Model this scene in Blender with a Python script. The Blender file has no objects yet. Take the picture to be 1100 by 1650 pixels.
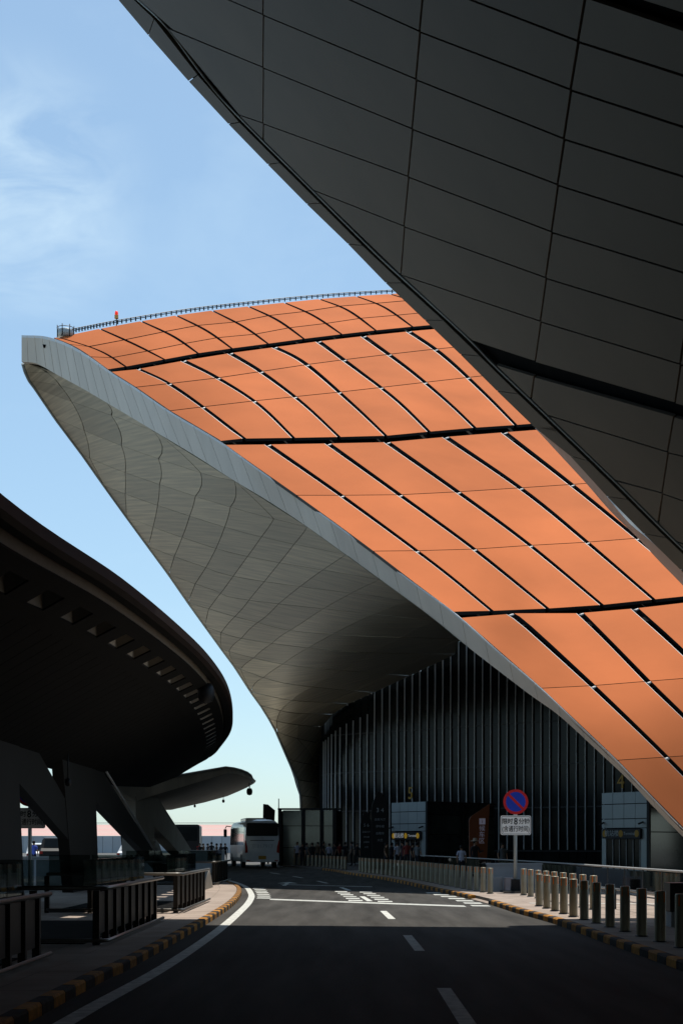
import bpy, bmesh, math, random
import numpy as np
from mathutils import Vector
random.seed(7)
R = math.radians
scene = bpy.context.scene
COL = scene.collection
# ------------------------------------------------------------------ camera
F, CX, HY, EH = 2400.0, 550.0, 1361.0, 1.65      # focal length in photo pixels, centre column, horizon row, eye height
cam = bpy.data.cameras.new('camera'); camo = bpy.data.objects.new('camera', cam); COL.objects.link(camo)
camo.location = (0, 0, EH); camo.rotation_euler = (R(90), 0, 0)
cam.sensor_fit = 'VERTICAL'; cam.sensor_height = 36; cam.lens = 36 * F / 1650
cam.shift_y = (HY - 825) / 1650; cam.clip_start = 0.1; cam.clip_end = 3000
scene.camera = camo
# ------------------------------------------------------------------ world and sun
SUN = Vector((0.10, 0.40, 1.0)).normalized()      # towards the sun
elev = math.asin(SUN.z); azim = math.atan2(SUN.x, SUN.y)
w = bpy.data.worlds.new('World'); scene.world = w; w.use_nodes = True
nt = w.node_tree; nt.nodes.clear()
out = nt.nodes.new('ShaderNodeOutputWorld'); bg = nt.nodes.new('ShaderNodeBackground')
sky = nt.nodes.new('ShaderNodeTexSky'); sky.sky_type = 'NISHITA'; sky.sun_disc = False
sky.sun_elevation = elev; sky.sun_rotation = azim; sky.air_density = 1.0; sky.dust_density = 0.5; sky.ozone_density = 2.2
bg.inputs['Strength'].default_value = 0.13
tc = nt.nodes.new('ShaderNodeTexCoord'); mp = nt.nodes.new('ShaderNodeMapping'); mp.inputs['Scale'].default_value = (3.2, 3.2, 7.5)
cn = nt.nodes.new('ShaderNodeTexNoise'); cn.inputs['Scale'].default_value = 1.5; cn.inputs['Detail'].default_value = 9; cn.inputs['Roughness'].default_value = 0.58; cn.inputs['Distortion'].default_value = 0.5
cr = nt.nodes.new('ShaderNodeValToRGB'); cr.color_ramp.elements[0].position = 0.52; cr.color_ramp.elements[1].position = 0.80
cr.color_ramp.elements[0].color = (0, 0, 0, 1); cr.color_ramp.elements[1].color = (0.12, 0.12, 0.12, 1)
mx = nt.nodes.new('ShaderNodeMixRGB'); mx.inputs['Color2'].default_value = (7.6, 8.6, 9.3, 1)
nt.links.new(tc.outputs['Generated'], mp.inputs['Vector']); nt.links.new(mp.outputs['Vector'], cn.inputs['Vector'])
nt.links.new(cn.outputs['Fac'], cr.inputs['Fac']); nt.links.new(cr.outputs['Color'], mx.inputs['Fac'])
nt.links.new(sky.outputs['Color'], mx.inputs['Color1'])
# one soft wisp of cloud low at the left
vd = nt.nodes.new('ShaderNodeVectorMath'); vd.operation = 'DISTANCE'; vd.inputs[1].default_value = (-0.200, 0.895, 0.388); nt.links.new(tc.outputs['Generated'], vd.inputs[0])
mr_ = nt.nodes.new('ShaderNodeMapRange'); mr_.interpolation_type = 'SMOOTHSTEP'; mr_.inputs['From Min'].default_value = 0.0; mr_.inputs['From Max'].default_value = 0.10; mr_.inputs['To Min'].default_value = 1; mr_.inputs['To Max'].default_value = 0; nt.links.new(vd.outputs['Value'], mr_.inputs['Value'])
m2_ = nt.nodes.new('ShaderNodeMapping'); m2_.inputs['Scale'].default_value = (9, 9, 26); n2_ = nt.nodes.new('ShaderNodeTexNoise'); n2_.inputs['Scale'].default_value = 1.3; n2_.inputs['Detail'].default_value = 8; n2_.inputs['Roughness'].default_value = 0.55; n2_.inputs['Distortion'].default_value = 0.8
nt.links.new(tc.outputs['Generated'], m2_.inputs['Vector']); nt.links.new(m2_.outputs['Vector'], n2_.inputs['Vector'])
r2_ = nt.nodes.new('ShaderNodeMapRange'); r2_.inputs['From Min'].default_value = 0.35; r2_.inputs['From Max'].default_value = 0.75; r2_.inputs['To Max'].default_value = 0.75; nt.links.new(n2_.outputs['Fac'], r2_.inputs['Value'])
mm_ = nt.nodes.new('ShaderNodeMath'); mm_.operation = 'MULTIPLY'; nt.links.new(mr_.outputs['Result'], mm_.inputs[0]); nt.links.new(r2_.outputs['Result'], mm_.inputs[1])
mx0 = mx; mx = nt.nodes.new('ShaderNodeMixRGB'); mx.inputs['Color2'].default_value = (7.6, 8.2, 8.8, 1); nt.links.new(mm_.outputs['Value'], mx.inputs['Fac']); nt.links.new(mx0.outputs['Color'], mx.inputs['Color1']); gr_ = nt.nodes.new('ShaderNodeMixRGB'); gr_.blend_type = 'MULTIPLY'; gr_.inputs['Fac'].default_value = 1; gr_.inputs['Color2'].default_value = (1.54, 1.86, 2.00, 1)
gm_ = nt.nodes.new('ShaderNodeGamma'); gm_.inputs['Gamma'].default_value = 0.62; nt.links.new(mx.outputs['Color'], gm_.inputs['Color']); nt.links.new(gm_.outputs['Color'], gr_.inputs['Color1']); nt.links.new(gr_.outputs['Color'], bg.inputs['Color'])
nt.links.new(bg.outputs['Background'], out.inputs['Surface'])
sl = bpy.data.lights.new('sun', 'SUN'); sl.energy = 4.6; sl.angle = R(0.53); sl.color = (1.0, 0.95, 0.87)
so = bpy.data.objects.new('sun', sl); COL.objects.link(so); so.rotation_euler = SUN.to_track_quat('Z', 'Y').to_euler()
vs = scene.view_settings; vs.view_transform = 'Standard'; vs.look = 'None'; vs.exposure = 0.15; vs.gamma = 1; vs.use_curve_mapping = False
scene.cycles.use_denoising = True
scene.cycles.max_bounces = 8
# ------------------------------------------------------------------ materials
def mat(name, col, rough=0.6, metal=0.0, var=0.12, scale=3.0, bump=0.0, bscale=40, streak=None, spec=0.25, coat=0.0, emit=None, rvar=0.0, sdir=None):
    m = bpy.data.materials.new(name); m.use_nodes = True; n = m.node_tree.nodes; l = m.node_tree.links
    b = n['Principled BSDF']; b.inputs['Roughness'].default_value = rough; b.inputs['Metallic'].default_value = metal
    b.inputs['Specular IOR Level'].default_value = spec; b.inputs['Coat Weight'].default_value = coat
    b.inputs['Base Color'].default_value = (*col, 1)
    t = n.new('ShaderNodeTexCoord')
    if var:
        no = n.new('ShaderNodeTexNoise'); no.inputs['Scale'].default_value = scale; no.inputs['Detail'].default_value = 6
        if sdir:
            dt = n.new('ShaderNodeVectorMath'); dt.operation = 'DOT_PRODUCT'; dt.inputs[1].default_value = [7 * q for q in sdir]
            d2 = n.new('ShaderNodeVectorMath'); d2.operation = 'DOT_PRODUCT'; d2.inputs[1].default_value = (0.05, -0.12, 0)
            cb = n.new('ShaderNodeCombineXYZ'); l.new(t.outputs['Object'], dt.inputs[0]); l.new(t.outputs['Object'], d2.inputs[0])
            l.new(dt.outputs['Value'], cb.inputs['X']); l.new(d2.outputs['Value'], cb.inputs['Y']); l.new(cb.outputs['Vector'], no.inputs['Vector'])
        elif streak:
            mpn = n.new('ShaderNodeMapping'); mpn.inputs['Scale'].default_value = streak
            l.new(t.outputs['Object'], mpn.inputs['Vector']); l.new(mpn.outputs['Vector'], no.inputs['Vector'])
        else: l.new(t.outputs['Object'], no.inputs['Vector'])
        rp = n.new('ShaderNodeValToRGB'); rp.color_ramp.elements[0].position = 0.3; rp.color_ramp.elements[1].position = 0.7
        rp.color_ramp.elements[0].color = (*[c * (1 - var) for c in col], 1); rp.color_ramp.elements[1].color = (*[min(1, c * (1 + var)) for c in col], 1)
        l.new(no.outputs['Fac'], rp.inputs['Fac'])
        oi = n.new('ShaderNodeObjectInfo'); hs = n.new('ShaderNodeHueSaturation')
        mr = n.new('ShaderNodeMapRange'); mr.inputs['To Min'].default_value = 1 - var * 0.6; mr.inputs['To Max'].default_value = 1 + var * 0.6
        l.new(oi.outputs['Random'], mr.inputs['Value']); l.new(mr.outputs['Result'], hs.inputs['Value'])
        l.new(rp.outputs['Color'], hs.inputs['Color']); l.new(hs.outputs['Color'], b.inputs['Base Color'])
        if rvar:
            m2 = n.new('ShaderNodeMapRange'); m2.inputs['To Min'].default_value = rough - rvar; m2.inputs['To Max'].default_value = rough + rvar
            l.new(no.outputs['Fac'], m2.inputs['Value']); l.new(m2.outputs['Result'], b.inputs['Roughness'])
    if bump:
        nb = n.new('ShaderNodeTexNoise'); nb.inputs['Scale'].default_value = bscale; nb.inputs['Detail'].default_value = 4
        l.new(t.outputs['Object'], nb.inputs['Vector'])
        bp = n.new('ShaderNodeBump'); bp.inputs['Strength'].default_value = bump; bp.inputs['Distance'].default_value = 0.02
        l.new(nb.outputs['Fac'], bp.inputs['Height']); l.new(bp.outputs['Normal'], b.inputs['Normal'])
    if emit:
        b.inputs['Emission Color'].default_value = (*emit[0], 1); b.inputs['Emission Strength'].default_value = emit[1]
    return m
M = {}
M['orange'] = mat('orange_panel', (0.385, 0.116, 0.042), 0.60, 0.12, 0.13, 0.25, spec=0.0, rvar=0.03)
M['silver'] = mat('silver_trim', (0.36, 0.36, 0.35), 0.6, 0.2, 0.05, spec=0.2)
M['void'] = mat('black_membrane_and_interior', (0.009, 0.009, 0.009), 0.9, 0, 0.3, spec=0.03)  # membrane black; also painted darkness for recesses and unlit interiors
M['fascia'] = mat('white_aluminium', (0.80, 0.71, 0.60), 0.5, 0.0, 0.05, 1.5, streak=(1, 1, 0.2), coat=0.1)
M['fedge'] = mat('bright_edge', (0.82, 0.82, 0.80), 0.4, 0.0, 0.02)
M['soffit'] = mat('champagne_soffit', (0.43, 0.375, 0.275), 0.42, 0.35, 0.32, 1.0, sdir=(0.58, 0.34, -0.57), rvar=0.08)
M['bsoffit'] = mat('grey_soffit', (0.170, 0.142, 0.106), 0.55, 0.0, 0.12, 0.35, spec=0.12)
M['bedge'] = mat('pale_lip', (0.42, 0.42, 0.39), 0.42, 0.1, 0.05, 0.8)
M['glass'] = mat('dark_glass', (0.006, 0.008, 0.009), 0.20, 0, 0.4, 0.6, spec=0.16)
M['fin'] = mat('silver_fin', (0.60, 0.62, 0.63), 0.45, 0.1, 0.05)
M['frame'] = mat('dark_frame', (0.03, 0.032, 0.034), 0.45, 0.2, 0.1)
M['asphalt'] = mat('asphalt', (0.071, 0.067, 0.061), 0.9, 0, 0.34, 1.4, streak=(1.6, 0.14, 1.0), bump=0.35, bscale=90, spec=0.08)
M['plaza'] = mat('plaza_ground', (0.09, 0.087, 0.08), 0.85, 0, 0.15, 0.3)
M['tile'] = mat('pink_granite', (0.33, 0.266, 0.22), 0.9, 0, 0.16, 1.3, bump=0.1, spec=0.06)
M['bed'] = mat('joint_mortar', (0.10, 0.09, 0.08), 0.9, 0, 0.1)
M['paint'] = mat('road_paint', (0.50, 0.50, 0.46), 0.8, 0, 0.28, 7.0, spec=0.1)
M['kerby'] = mat('yellow_kerb', (0.42, 0.18, 0.022), 0.85, 0, 0.4, 9)
M['kerbk'] = mat('dark_kerb', (0.05, 0.046, 0.042), 0.85, 0, 0.35, 9, spec=0.1)
M['kerbg'] = mat('granite_kerb', (0.32, 0.30, 0.28), 0.8, 0, 0.2, 6)
M['bollard'] = mat('steel_bollard', (0.33, 0.30, 0.22), 0.45, 0.3, 0.08, 4)
M['strip'] = mat('orange_reflector', (0.85, 0.22, 0.02), 0.5, 0, 0.1)
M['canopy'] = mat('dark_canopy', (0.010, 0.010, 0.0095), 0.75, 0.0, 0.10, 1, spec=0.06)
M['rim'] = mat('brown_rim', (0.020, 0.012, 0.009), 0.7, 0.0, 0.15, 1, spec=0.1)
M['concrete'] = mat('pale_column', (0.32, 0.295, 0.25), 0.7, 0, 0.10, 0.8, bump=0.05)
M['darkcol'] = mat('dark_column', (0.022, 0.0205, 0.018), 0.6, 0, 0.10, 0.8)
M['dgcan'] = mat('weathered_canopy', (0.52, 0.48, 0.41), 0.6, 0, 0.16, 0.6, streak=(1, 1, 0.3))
M['steel'] = mat('handrail_steel', (0.16, 0.15, 0.135), 0.35, 0.8, 0.05)
M['slat'] = mat('brown_metal', (0.022, 0.019, 0.016), 0.45, 0.3, 0.1)
M['white'] = mat('white_paint', (0.78, 0.78, 0.76), 0.4, 0, 0.04, coat=0.3)
M['buswhite'] = mat('bus_paint', (0.66, 0.68, 0.68), 0.3, 0, 0.05, 1.5, coat=0.4)
M['black'] = mat('black_plastic', (0.012, 0.012, 0.013), 0.5, 0, 0.1)
M['rubber'] = mat('rubber', (0.02, 0.02, 0.02), 0.85, 0, 0.1)
M['redlamp'] = mat('red_lens', (0.35, 0.02, 0.015), 0.25, 0, 0.05)
M['red'] = mat('sign_red', (0.50, 0.015, 0.02), 0.45, 0, 0.03)
M['blue'] = mat('sign_blue', (0.012, 0.045, 0.42), 0.45, 0, 0.03)
M['signw'] = mat('sign_white', (0.80, 0.80, 0.78), 0.5, 0, 0.03)
M['ink'] = mat('black_ink', (0.01, 0.01, 0.01), 0.5, 0, 0)
M['lightpanel'] = mat('grey_panel', (0.36, 0.40, 0.40), 0.45, 0.3, 0.05, 1)
M['yellow'] = mat('yellow_letter', (0.45, 0.25, 0.03), 0.5, 0, 0.05)
M['lityel'] = mat('lit_yellow', (0.7, 0.4, 0.03), 0.5, 0, 0, emit=((1.0, 0.55, 0.04), 0.10))
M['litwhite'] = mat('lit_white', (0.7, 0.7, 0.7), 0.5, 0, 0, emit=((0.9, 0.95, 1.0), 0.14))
M['pylon'] = mat('rust_pylon', (0.22, 0.065, 0.025), 0.6, 0, 0.05)
M['lilac'] = mat('pale_letter', (0.6, 0.58, 0.68), 0.5, 0, 0, emit=((0.7, 0.65, 0.85), 0.05))
M['barrier'] = mat('grey_barrier', (0.34, 0.36, 0.38), 0.7, 0, 0.1, 2)
M['pinkroof'] = mat('far_roof', (0.55, 0.33, 0.28), 0.6, 0, 0.06, 0.05)
M['farwall'] = mat('far_wall', (0.36, 0.38, 0.40), 0.6, 0, 0.10, 0.2)
M['beacon'] = mat('beacon_red', (0.8, 0.03, 0.02), 0.4, 0, 0, emit=((1, 0.05, 0.02), 0.5))
M['beaconb'] = mat('beacon_base', (0.7, 0.38, 0.10), 0.5, 0, 0)
M['skin'] = mat('skin', (0.42, 0.25, 0.17), 0.55, 0, 0.05)
M['hair'] = mat('hair', (0.012, 0.01, 0.009), 0.6, 0, 0.1)
for nm, c in (('shirt_blue', (0.10, 0.16, 0.62)), ('shirt_white', (0.62, 0.64, 0.78)), ('shirt_dark', (0.03, 0.03, 0.035)), ('shirt_red', (0.22, 0.04, 0.035)),
              ('shirt_grey', (0.16, 0.17, 0.18)), ('shirt_brown', (0.13, 0.09, 0.06)), ('trousers', (0.025, 0.027, 0.035)), ('hat', (0.5, 0.42, 0.33))):
    M[nm] = mat(nm, c, 0.85, 0, 0.1)
def railglass():
    m = bpy.data.materials.new('balustrade_glass'); m.use_nodes = True; n = m.node_tree.nodes; l = m.node_tree.links
    n.remove(n['Principled BSDF']); g = n.new('ShaderNodeBsdfGlossy'); g.inputs['Roughness'].default_value = 0.03; g.inputs['Color'].default_value = (0.9, 0.95, 0.95, 1)
    t = n.new('ShaderNodeBsdfTransparent'); t.inputs['Color'].default_value = (0.50, 0.54, 0.52, 1)
    fr = n.new('ShaderNodeFresnel'); fr.inputs['IOR'].default_value = 1.5
    mxs = n.new('ShaderNodeMixShader'); l.new(fr.outputs['Fac'], mxs.inputs['Fac']); l.new(t.outputs['BSDF'], mxs.inputs[1]); l.new(g.outputs['BSDF'], mxs.inputs[2])
    l.new(mxs.outputs['Shader'], n['Material Output'].inputs['Surface']); return m
M['rglass'] = railglass()
M['busglass'] = mat('coach_glass', (0.10, 0.12, 0.13), 0.05, 0.6, 0.1, spec=0.8)
M['glassb'] = mat('porch_glass', (0.085, 0.105, 0.105), 0.10, 0.2, 0.3, 0.5, spec=0.6)
# ------------------------------------------------------------------ helpers
def tag(o, label=None, cat=None, group=None, kind=None):
    if label: o['label'] = label
    if cat: o['category'] = cat
    if group: o['group'] = group
    if kind: o['kind'] = kind
    return o
def empty(name, loc=(0, 0, 0), rz=0.0):
    o = bpy.data.objects.new(name, None); COL.objects.link(o); o.location = loc; o.rotation_euler.z = rz; o.empty_display_size = 0.3
    return o
def thing(name, label, cat, loc=(0, 0, 0), rz=0.0, group=None):
    return tag(empty(name, loc, rz), label, cat, group)
class MB:
    def __init__(s): s.v = []; s.f = []; s.mi = []; s.sm = []
    def add(s, vs, fs, mi=0, sm=False):
        b = len(s.v); s.v += [tuple(v) for v in vs]; s.f += [tuple(i + b for i in f) for f in fs]; s.mi += [mi] * len(fs); s.sm += [sm] * len(fs); return s
    def box(s, x0, x1, y0, y1, z0, z1, mi=0):
        return s.add([(x0, y0, z0), (x1, y0, z0), (x1, y1, z0), (x0, y1, z0), (x0, y0, z1), (x1, y0, z1), (x1, y1, z1), (x0, y1, z1)],
                     [(0, 3, 2, 1), (4, 5, 6, 7), (0, 1, 5, 4), (1, 2, 6, 5), (2, 3, 7, 6), (3, 0, 4, 7)], mi)
    def obox(s, a, b, wd, h0, h1, mi=0):      # upright box along a->b in plan
        a = Vector(a[:2]); b = Vector(b[:2]); d = (b - a).normalized(); n = Vector((-d.y, d.x)) * wd / 2
        p = [a - n, b - n, b + n, a + n]
        return s.add([(q.x, q.y, h0) for q in p] + [(q.x, q.y, h1) for q in p], [(0, 3, 2, 1), (4, 5, 6, 7), (0, 1, 5, 4), (1, 2, 6, 5), (2, 3, 7, 6), (3, 0, 4, 7)], mi)
    def tube(s, pts, r, n=8, mi=0, cap=True):
        pts = [Vector(p) for p in pts]; b = len(s.v); rr = r if isinstance(r, (list, tuple)) else [r] * len(pts)
        for i, p in enumerate(pts):
            d = (pts[min(i + 1, len(pts) - 1)] - pts[max(i - 1, 0)]).normalized()
            u = d.cross(Vector((0, 0, 1)) if abs(d.z) < 0.95 else Vector((1, 0, 0))).normalized(); v = d.cross(u)
            for k in range(n):
                a = 2 * math.pi * k / n; q = p + (u * math.cos(a) + v * math.sin(a)) * rr[i]; s.v.append(tuple(q))
        for i in range(len(pts) - 1):
            for k in range(n):
                s.f.append((b + i * n + k, b + i * n + (k + 1) % n, b + (i + 1) * n + (k + 1) % n, b + (i + 1) * n + k)); s.mi.append(mi); s.sm.append(True)
        if cap:
            s.f.append(tuple(b + k for k in range(n))); s.f.append(tuple(b + (len(pts) - 1) * n + k for k in reversed(range(n)))); s.mi += [mi] * 2; s.sm += [False] * 2
        return s
    def lathe(s, prof, n=16, mi=0, c=(0, 0, 0)):
        b = len(s.v)
        for r, z in prof:
            for k in range(n):
                a = 2 * math.pi * k / n; s.v.append((c[0] + r * math.cos(a), c[1] + r * math.sin(a), c[2] + z))
        for i in range(len(prof) - 1):
            for k in range(n):
                s.f.append((b + i * n + k, b + i * n + (k + 1) % n, b + (i + 1) * n + (k + 1) % n, b + (i + 1) * n + k)); s.mi.append(mi); s.sm.append(True)
        return s
    def prism(s, poly, axis, a, b, mi=0):     # poly in the two other axes, extruded along axis
        def mk(p, t):
            return {'x': (t, p[0], p[1]), 'y': (p[0], t, p[1]), 'z': (p[0], p[1], t)}[axis]
        n = len(poly)
        return s.add([mk(p, a) for p in poly] + [mk(p, b) for p in poly],
                     [tuple(range(n)), tuple(range(2 * n - 1, n - 1, -1))] + [(i, n + i, n + (i + 1) % n, (i + 1) % n) for i in range(n)], mi)
    def build(s, name, mats, parent=None, fix=True):
        me = bpy.data.meshes.new(name); me.from_pydata(s.v, [], s.f)
        for m in (mats if isinstance(mats, (list, tuple)) else [mats]): me.materials.append(m)
        me.polygons.foreach_set('material_index', s.mi); me.polygons.foreach_set('use_smooth', s.sm); me.update()
        if fix:
            bm = bmesh.new(); bm.from_mesh(me); bmesh.ops.recalc_face_normals(bm, faces=bm.faces); bm.to_mesh(me); bm.free()
        o = bpy.data.objects.new(name, me); COL.objects.link(o); o.parent = parent
        return o
def struct(name, mb, m, parent=None):
    o = mb.build(name, m, parent); o['kind'] = 'structure'; return o
def copy_tree(o, parent=None):
    c = o.copy(); COL.objects.link(c); c.parent = parent
    for ch in [q for q in bpy.data.objects if q.parent == o]: copy_tree(ch, c)
    return c
def P(px, py, Y): return Vector(((px - CX) / F * Y, Y, EH - (py - HY) / F * Y))
def G(px, py):
    Y = EH * F / (py - HY); return ((px - CX) / F * Y, Y)
def spline(pts, n=24):                         # Catmull-Rom through 2-D or 3-D points
    p = [np.array(q, float) for q in pts]
    if len(p) == 2: return [p[0] + (p[1] - p[0]) * t for t in np.linspace(0, 1, n)]
    q = [2 * p[0] - p[1]] + p + [2 * p[-1] - p[-2]]; o = []; per = max(2, n // (len(p) - 1))
    for i in range(1, len(q) - 2):
        for t in np.linspace(0, 1, per, endpoint=False):
            o.append(0.5 * (2 * q[i] + (q[i + 1] - q[i - 1]) * t + (2 * q[i - 1] - 5 * q[i] + 4 * q[i + 1] - q[i + 2]) * t * t + (3 * q[i] - q[i - 1] - 3 * q[i + 1] + q[i + 2]) * t ** 3))
    o.append(p[-1]); return o
def extend(poly, a, b):                        # straight extension of both ends by a and b
    p = [np.array(q, float) for q in poly]
    if a:
        d = p[0] - p[1]; p = [p[0] + d / np.linalg.norm(d) * a] + p
    if b:
        d = p[-1] - p[-2]; p = p + [p[-1] + d / np.linalg.norm(d) * b]
    return p
def cross(A, B):                               # (position along A) of the first crossing of two 2-D polylines
    for i in range(len(A) - 1):
        a = A[i]; r = A[i + 1] - a
        for j in range(len(B) - 1):
            c = B[j]; s = B[j + 1] - c; den = r[0] * s[1] - r[1] * s[0]
            if abs(den) < 1e-12: continue
            t = ((c[0] - a[0]) * s[1] - (c[1] - a[1]) * s[0]) / den; u = ((c[0] - a[0]) * r[1] - (c[1] - a[1]) * r[0]) / den
            if -1e-9 <= t <= 1 + 1e-9 and -1e-9 <= u <= 1 + 1e-9: return i + t
    return None
def at(poly, s):
    s = max(0, min(len(poly) - 1, s)); i = min(int(s), len(poly) - 2); return poly[i] + (poly[i + 1] - poly[i]) * (s - i)
class Surf:                                    # smooth surface through measured points: thin-plate fit of 1/distance over the sight direction
    def __init__(s, ctl, lam=1e-4):
        A = np.array(ctl, float); s.p = A[:, :2] / 1000; y = 1 / A[:, 2]; n = len(A)
        K = s.k(s.p); K += lam * np.eye(n); Q = np.hstack([np.ones((n, 1)), s.p])
        L = np.vstack([np.hstack([K, Q]), np.hstack([Q.T, np.zeros((3, 3))])]); s.w = np.linalg.solve(L, np.concatenate([y, np.zeros(3)]))
    def k(s, q):
        d2 = ((q[:, None, :] - s.p[None, :, :]) ** 2).sum(-1); return 0.5 * d2 * np.log(d2 + 1e-12)
    def depth(s, q):
        q = np.array(q, float) / 1000; return 1 / (s.k(q) @ s.w[:-3] + s.w[-3] + q @ s.w[-2:])
    def pos(s, q):
        q = np.array(q, float); Y = s.depth(q); return np.stack([(q[:, 0] - CX) / F * Y, Y, EH - (q[:, 1] - HY) / F * Y], 1)
    def __call__(s, q, off=0.0):
        q = np.array(q, float); p = s.pos(q)
        a = s.pos(q + [2, 0]) - s.pos(q - [2, 0]); b = s.pos(q + [0, 2]) - s.pos(q - [0, 2])
        n = np.cross(a, b); n /= np.linalg.norm(n, axis=1)[:, None]; c = np.array([0, 0, EH]) - p
        n *= np.sign((n * c).sum(1))[:, None]; return p + n * off
def grid_panel(name, rows, surf, mats, parent, thick=0.12, off=0.0, edge_mi=0, last_mi=None, first_mi=None):
    """rows: grid of surface coordinates; a real slab with its face on surf and its back thick behind it."""
    n, m = len(rows), len(rows[0]); q = [p for r in rows for p in r]
    T = surf(q, off); B = surf(q, off - thick); mb = MB()
    fs = []; mi = []
    for i in range(n - 1):
        for j in range(m - 1):
            fs.append((i * m + j, i * m + j + 1, (i + 1) * m + j + 1, (i + 1) * m + j))
            mi.append(last_mi if (last_mi is not None and j == m - 2) else (first_mi if (first_mi is not None and j == 0) else 0))
    mb.v = [tuple(v) for v in T]; mb.f = list(fs); mb.mi = mi; mb.sm = [True] * len(fs)
    ring = [j for j in range(m)] + [i * m + m - 1 for i in range(1, n)] + [(n - 1) * m + j for j in range(m - 2, -1, -1)] + [i * m for i in range(n - 2, 0, -1)]
    k = len(ring); mb.add([T[i] for i in ring] + [B[i] for i in ring], [(a, (a + 1) % k, k + (a + 1) % k, k + a) for a in range(k)], edge_mi)
    mb.add([v for v in B], [tuple(reversed(f)) for f in fs], edge_mi)
    me = mb.build(name, mats, parent, fix=False)
    return me
def words(n):
    o = ['first', 'second', 'third', 'fourth', 'fifth', 'sixth', 'seventh', 'eighth', 'ninth', 'tenth', 'eleventh', 'twelfth', 'thirteenth', 'fourteenth', 'fifteenth', 'sixteenth', 'seventeenth', 'eighteenth', 'nineteenth']
    t = {20: 'twentieth', 30: 'thirtieth', 40: 'fortieth', 50: 'fiftieth'}; tt = {20: 'twenty', 30: 'thirty', 40: 'forty', 50: 'fifty'}
    if n < 20: return o[n - 1]
    return t[n] if n in t else tt[n // 10 * 10] + '-' + o[n % 10 - 1]
def text(name, body, size, m, parent, loc, rz=0.0, thick=0.004, sx=1.0, vertical=False, bold=0.0):
    c = bpy.data.curves.new(name, 'FONT'); c.body = body; c.size = size; c.align_x = 'CENTER'; c.align_y = 'CENTER'; c.extrude = thick / 2; c.resolution_u = 2; c.offset = bold
    if vertical: c.space_line = 1.05
    t = bpy.data.objects.new(name, c); COL.objects.link(t); bpy.context.view_layer.update()
    me = bpy.data.meshes.new_from_object(t.evaluated_get(bpy.context.evaluated_depsgraph_get())); bpy.data.objects.remove(t); bpy.data.curves.remove(c)
    me.materials.clear(); me.materials.append(m); o = bpy.data.objects.new(name, me); COL.objects.link(o); o.parent = parent
    o.location = loc; o.rotation_euler = (R(90), 0, rz); o.scale = (sx, 1, 1); return o
# ================================================================== GROUND AND ROAD
def curve1(pts):                               # x as a smooth function of y
    ys = np.array([p[0] for p in pts], float); xs = np.array([p[1] for p in pts], float); sp = spline(list(zip(ys, xs)), 16 * len(pts))
    Y = np.array([p[0] for p in sp]); X = np.array([p[1] for p in sp]); return lambda y: float(np.interp(y, Y, X))
kerbL = curve1([(-60, -2.9), (10, -2.9), (20, -2.80), (33, -2.80), (43, -3.0), (52.8, -3.55), (60, -4.4), (72, -6.2), (90, -9.5), (110, -14), (140, -23), (180, -38)])
kerbR = curve1([(-60, 4.45), (10, 4.45), (25, 4.42), (31, 4.42), (36, 4.2), (42, 4.05), (48, 3.7), (53, 3.3), (70, 1.95), (82, 0.4), (94, -0.9), (112, -4.6), (140, -14), (180, -30)])
g = MB(); g.add([(-900, -200, -0.03), (900, -200, -0.03), (900, 1500, -0.03), (-900, 1500, -0.03)], [(0, 1, 2, 3)]); struct('ground', g, M['plaza'])
ys = list(np.arange(-60, 181, 2.0)); rd = MB(); n = len(ys)
rd.add([(kerbL(y) - 0.05, y, 0) for y in ys] + [(kerbR(y) + 0.05, y, 0) for y in ys], [(i, n + i, n + i + 1, i + 1) for i in range(n - 1)])
struct('road', rd, M['asphalt'])
# pavements: a bed with granite tiles laid on it
def pavement(name, fin, fout, y0, y1, side):
    b = MB(); yy = list(np.arange(y0, y1 + 0.1, 2.0)); n = len(yy)
    b.add([(fin(y), y, 0.108) for y in yy] + [(fout(y), y, 0.108) for y in yy] + [(fin(y), y, -0.02) for y in yy] + [(fout(y), y, -0.02) for y in yy],
          [(i, i + 1, n + i + 1, n + i) for i in range(n - 1)] + [(i, 2 * n + i, 2 * n + i + 1, i + 1) for i in range(n - 1)] + [(n + i, n + i + 1, 3 * n + i + 1, 3 * n + i) for i in range(n - 1)])
    return struct(name, b, M['bed'])
pvR = pavement('pavement_right', lambda y: kerbR(y) + 0.16, lambda y: 60.0, -20, 112, 1)
pvL = pavement('pavement_left', lambda y: kerbL(y) - 0.16, lambda y: -16.0, -20, 72, -1)
def tiles(fedge, sgn, width, y0, y1, parent, sx=0.6, sy=0.6):
    t = MB(); rnd = random.Random(3)
    y = y0
    while y < y1:
        for k in range(int(width / sx)):
            a = fedge(y) + sgn * (0.165 + k * sx); b = a + sgn * (sx - 0.008); a2 = fedge(y + sy) + sgn * (0.165 + k * sx); b2 = a2 + sgn * (sx - 0.008)
            h = 0.12 + rnd.uniform(-0.0015, 0.0015)
            t.add([(a, y, h), (b, y, h), (b2, y + sy - 0.008, h), (a2, y + sy - 0.008, h)], [(0, 1, 2, 3)])
        y += sy
    o = t.build('paving_tiles', M['tile'], parent); o['kind'] = 'stuff'; return o
tiles(kerbR, 1, 14, 14, 88, pvR); tiles(kerbL, -1, 7, 12, 72, pvL)
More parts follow.
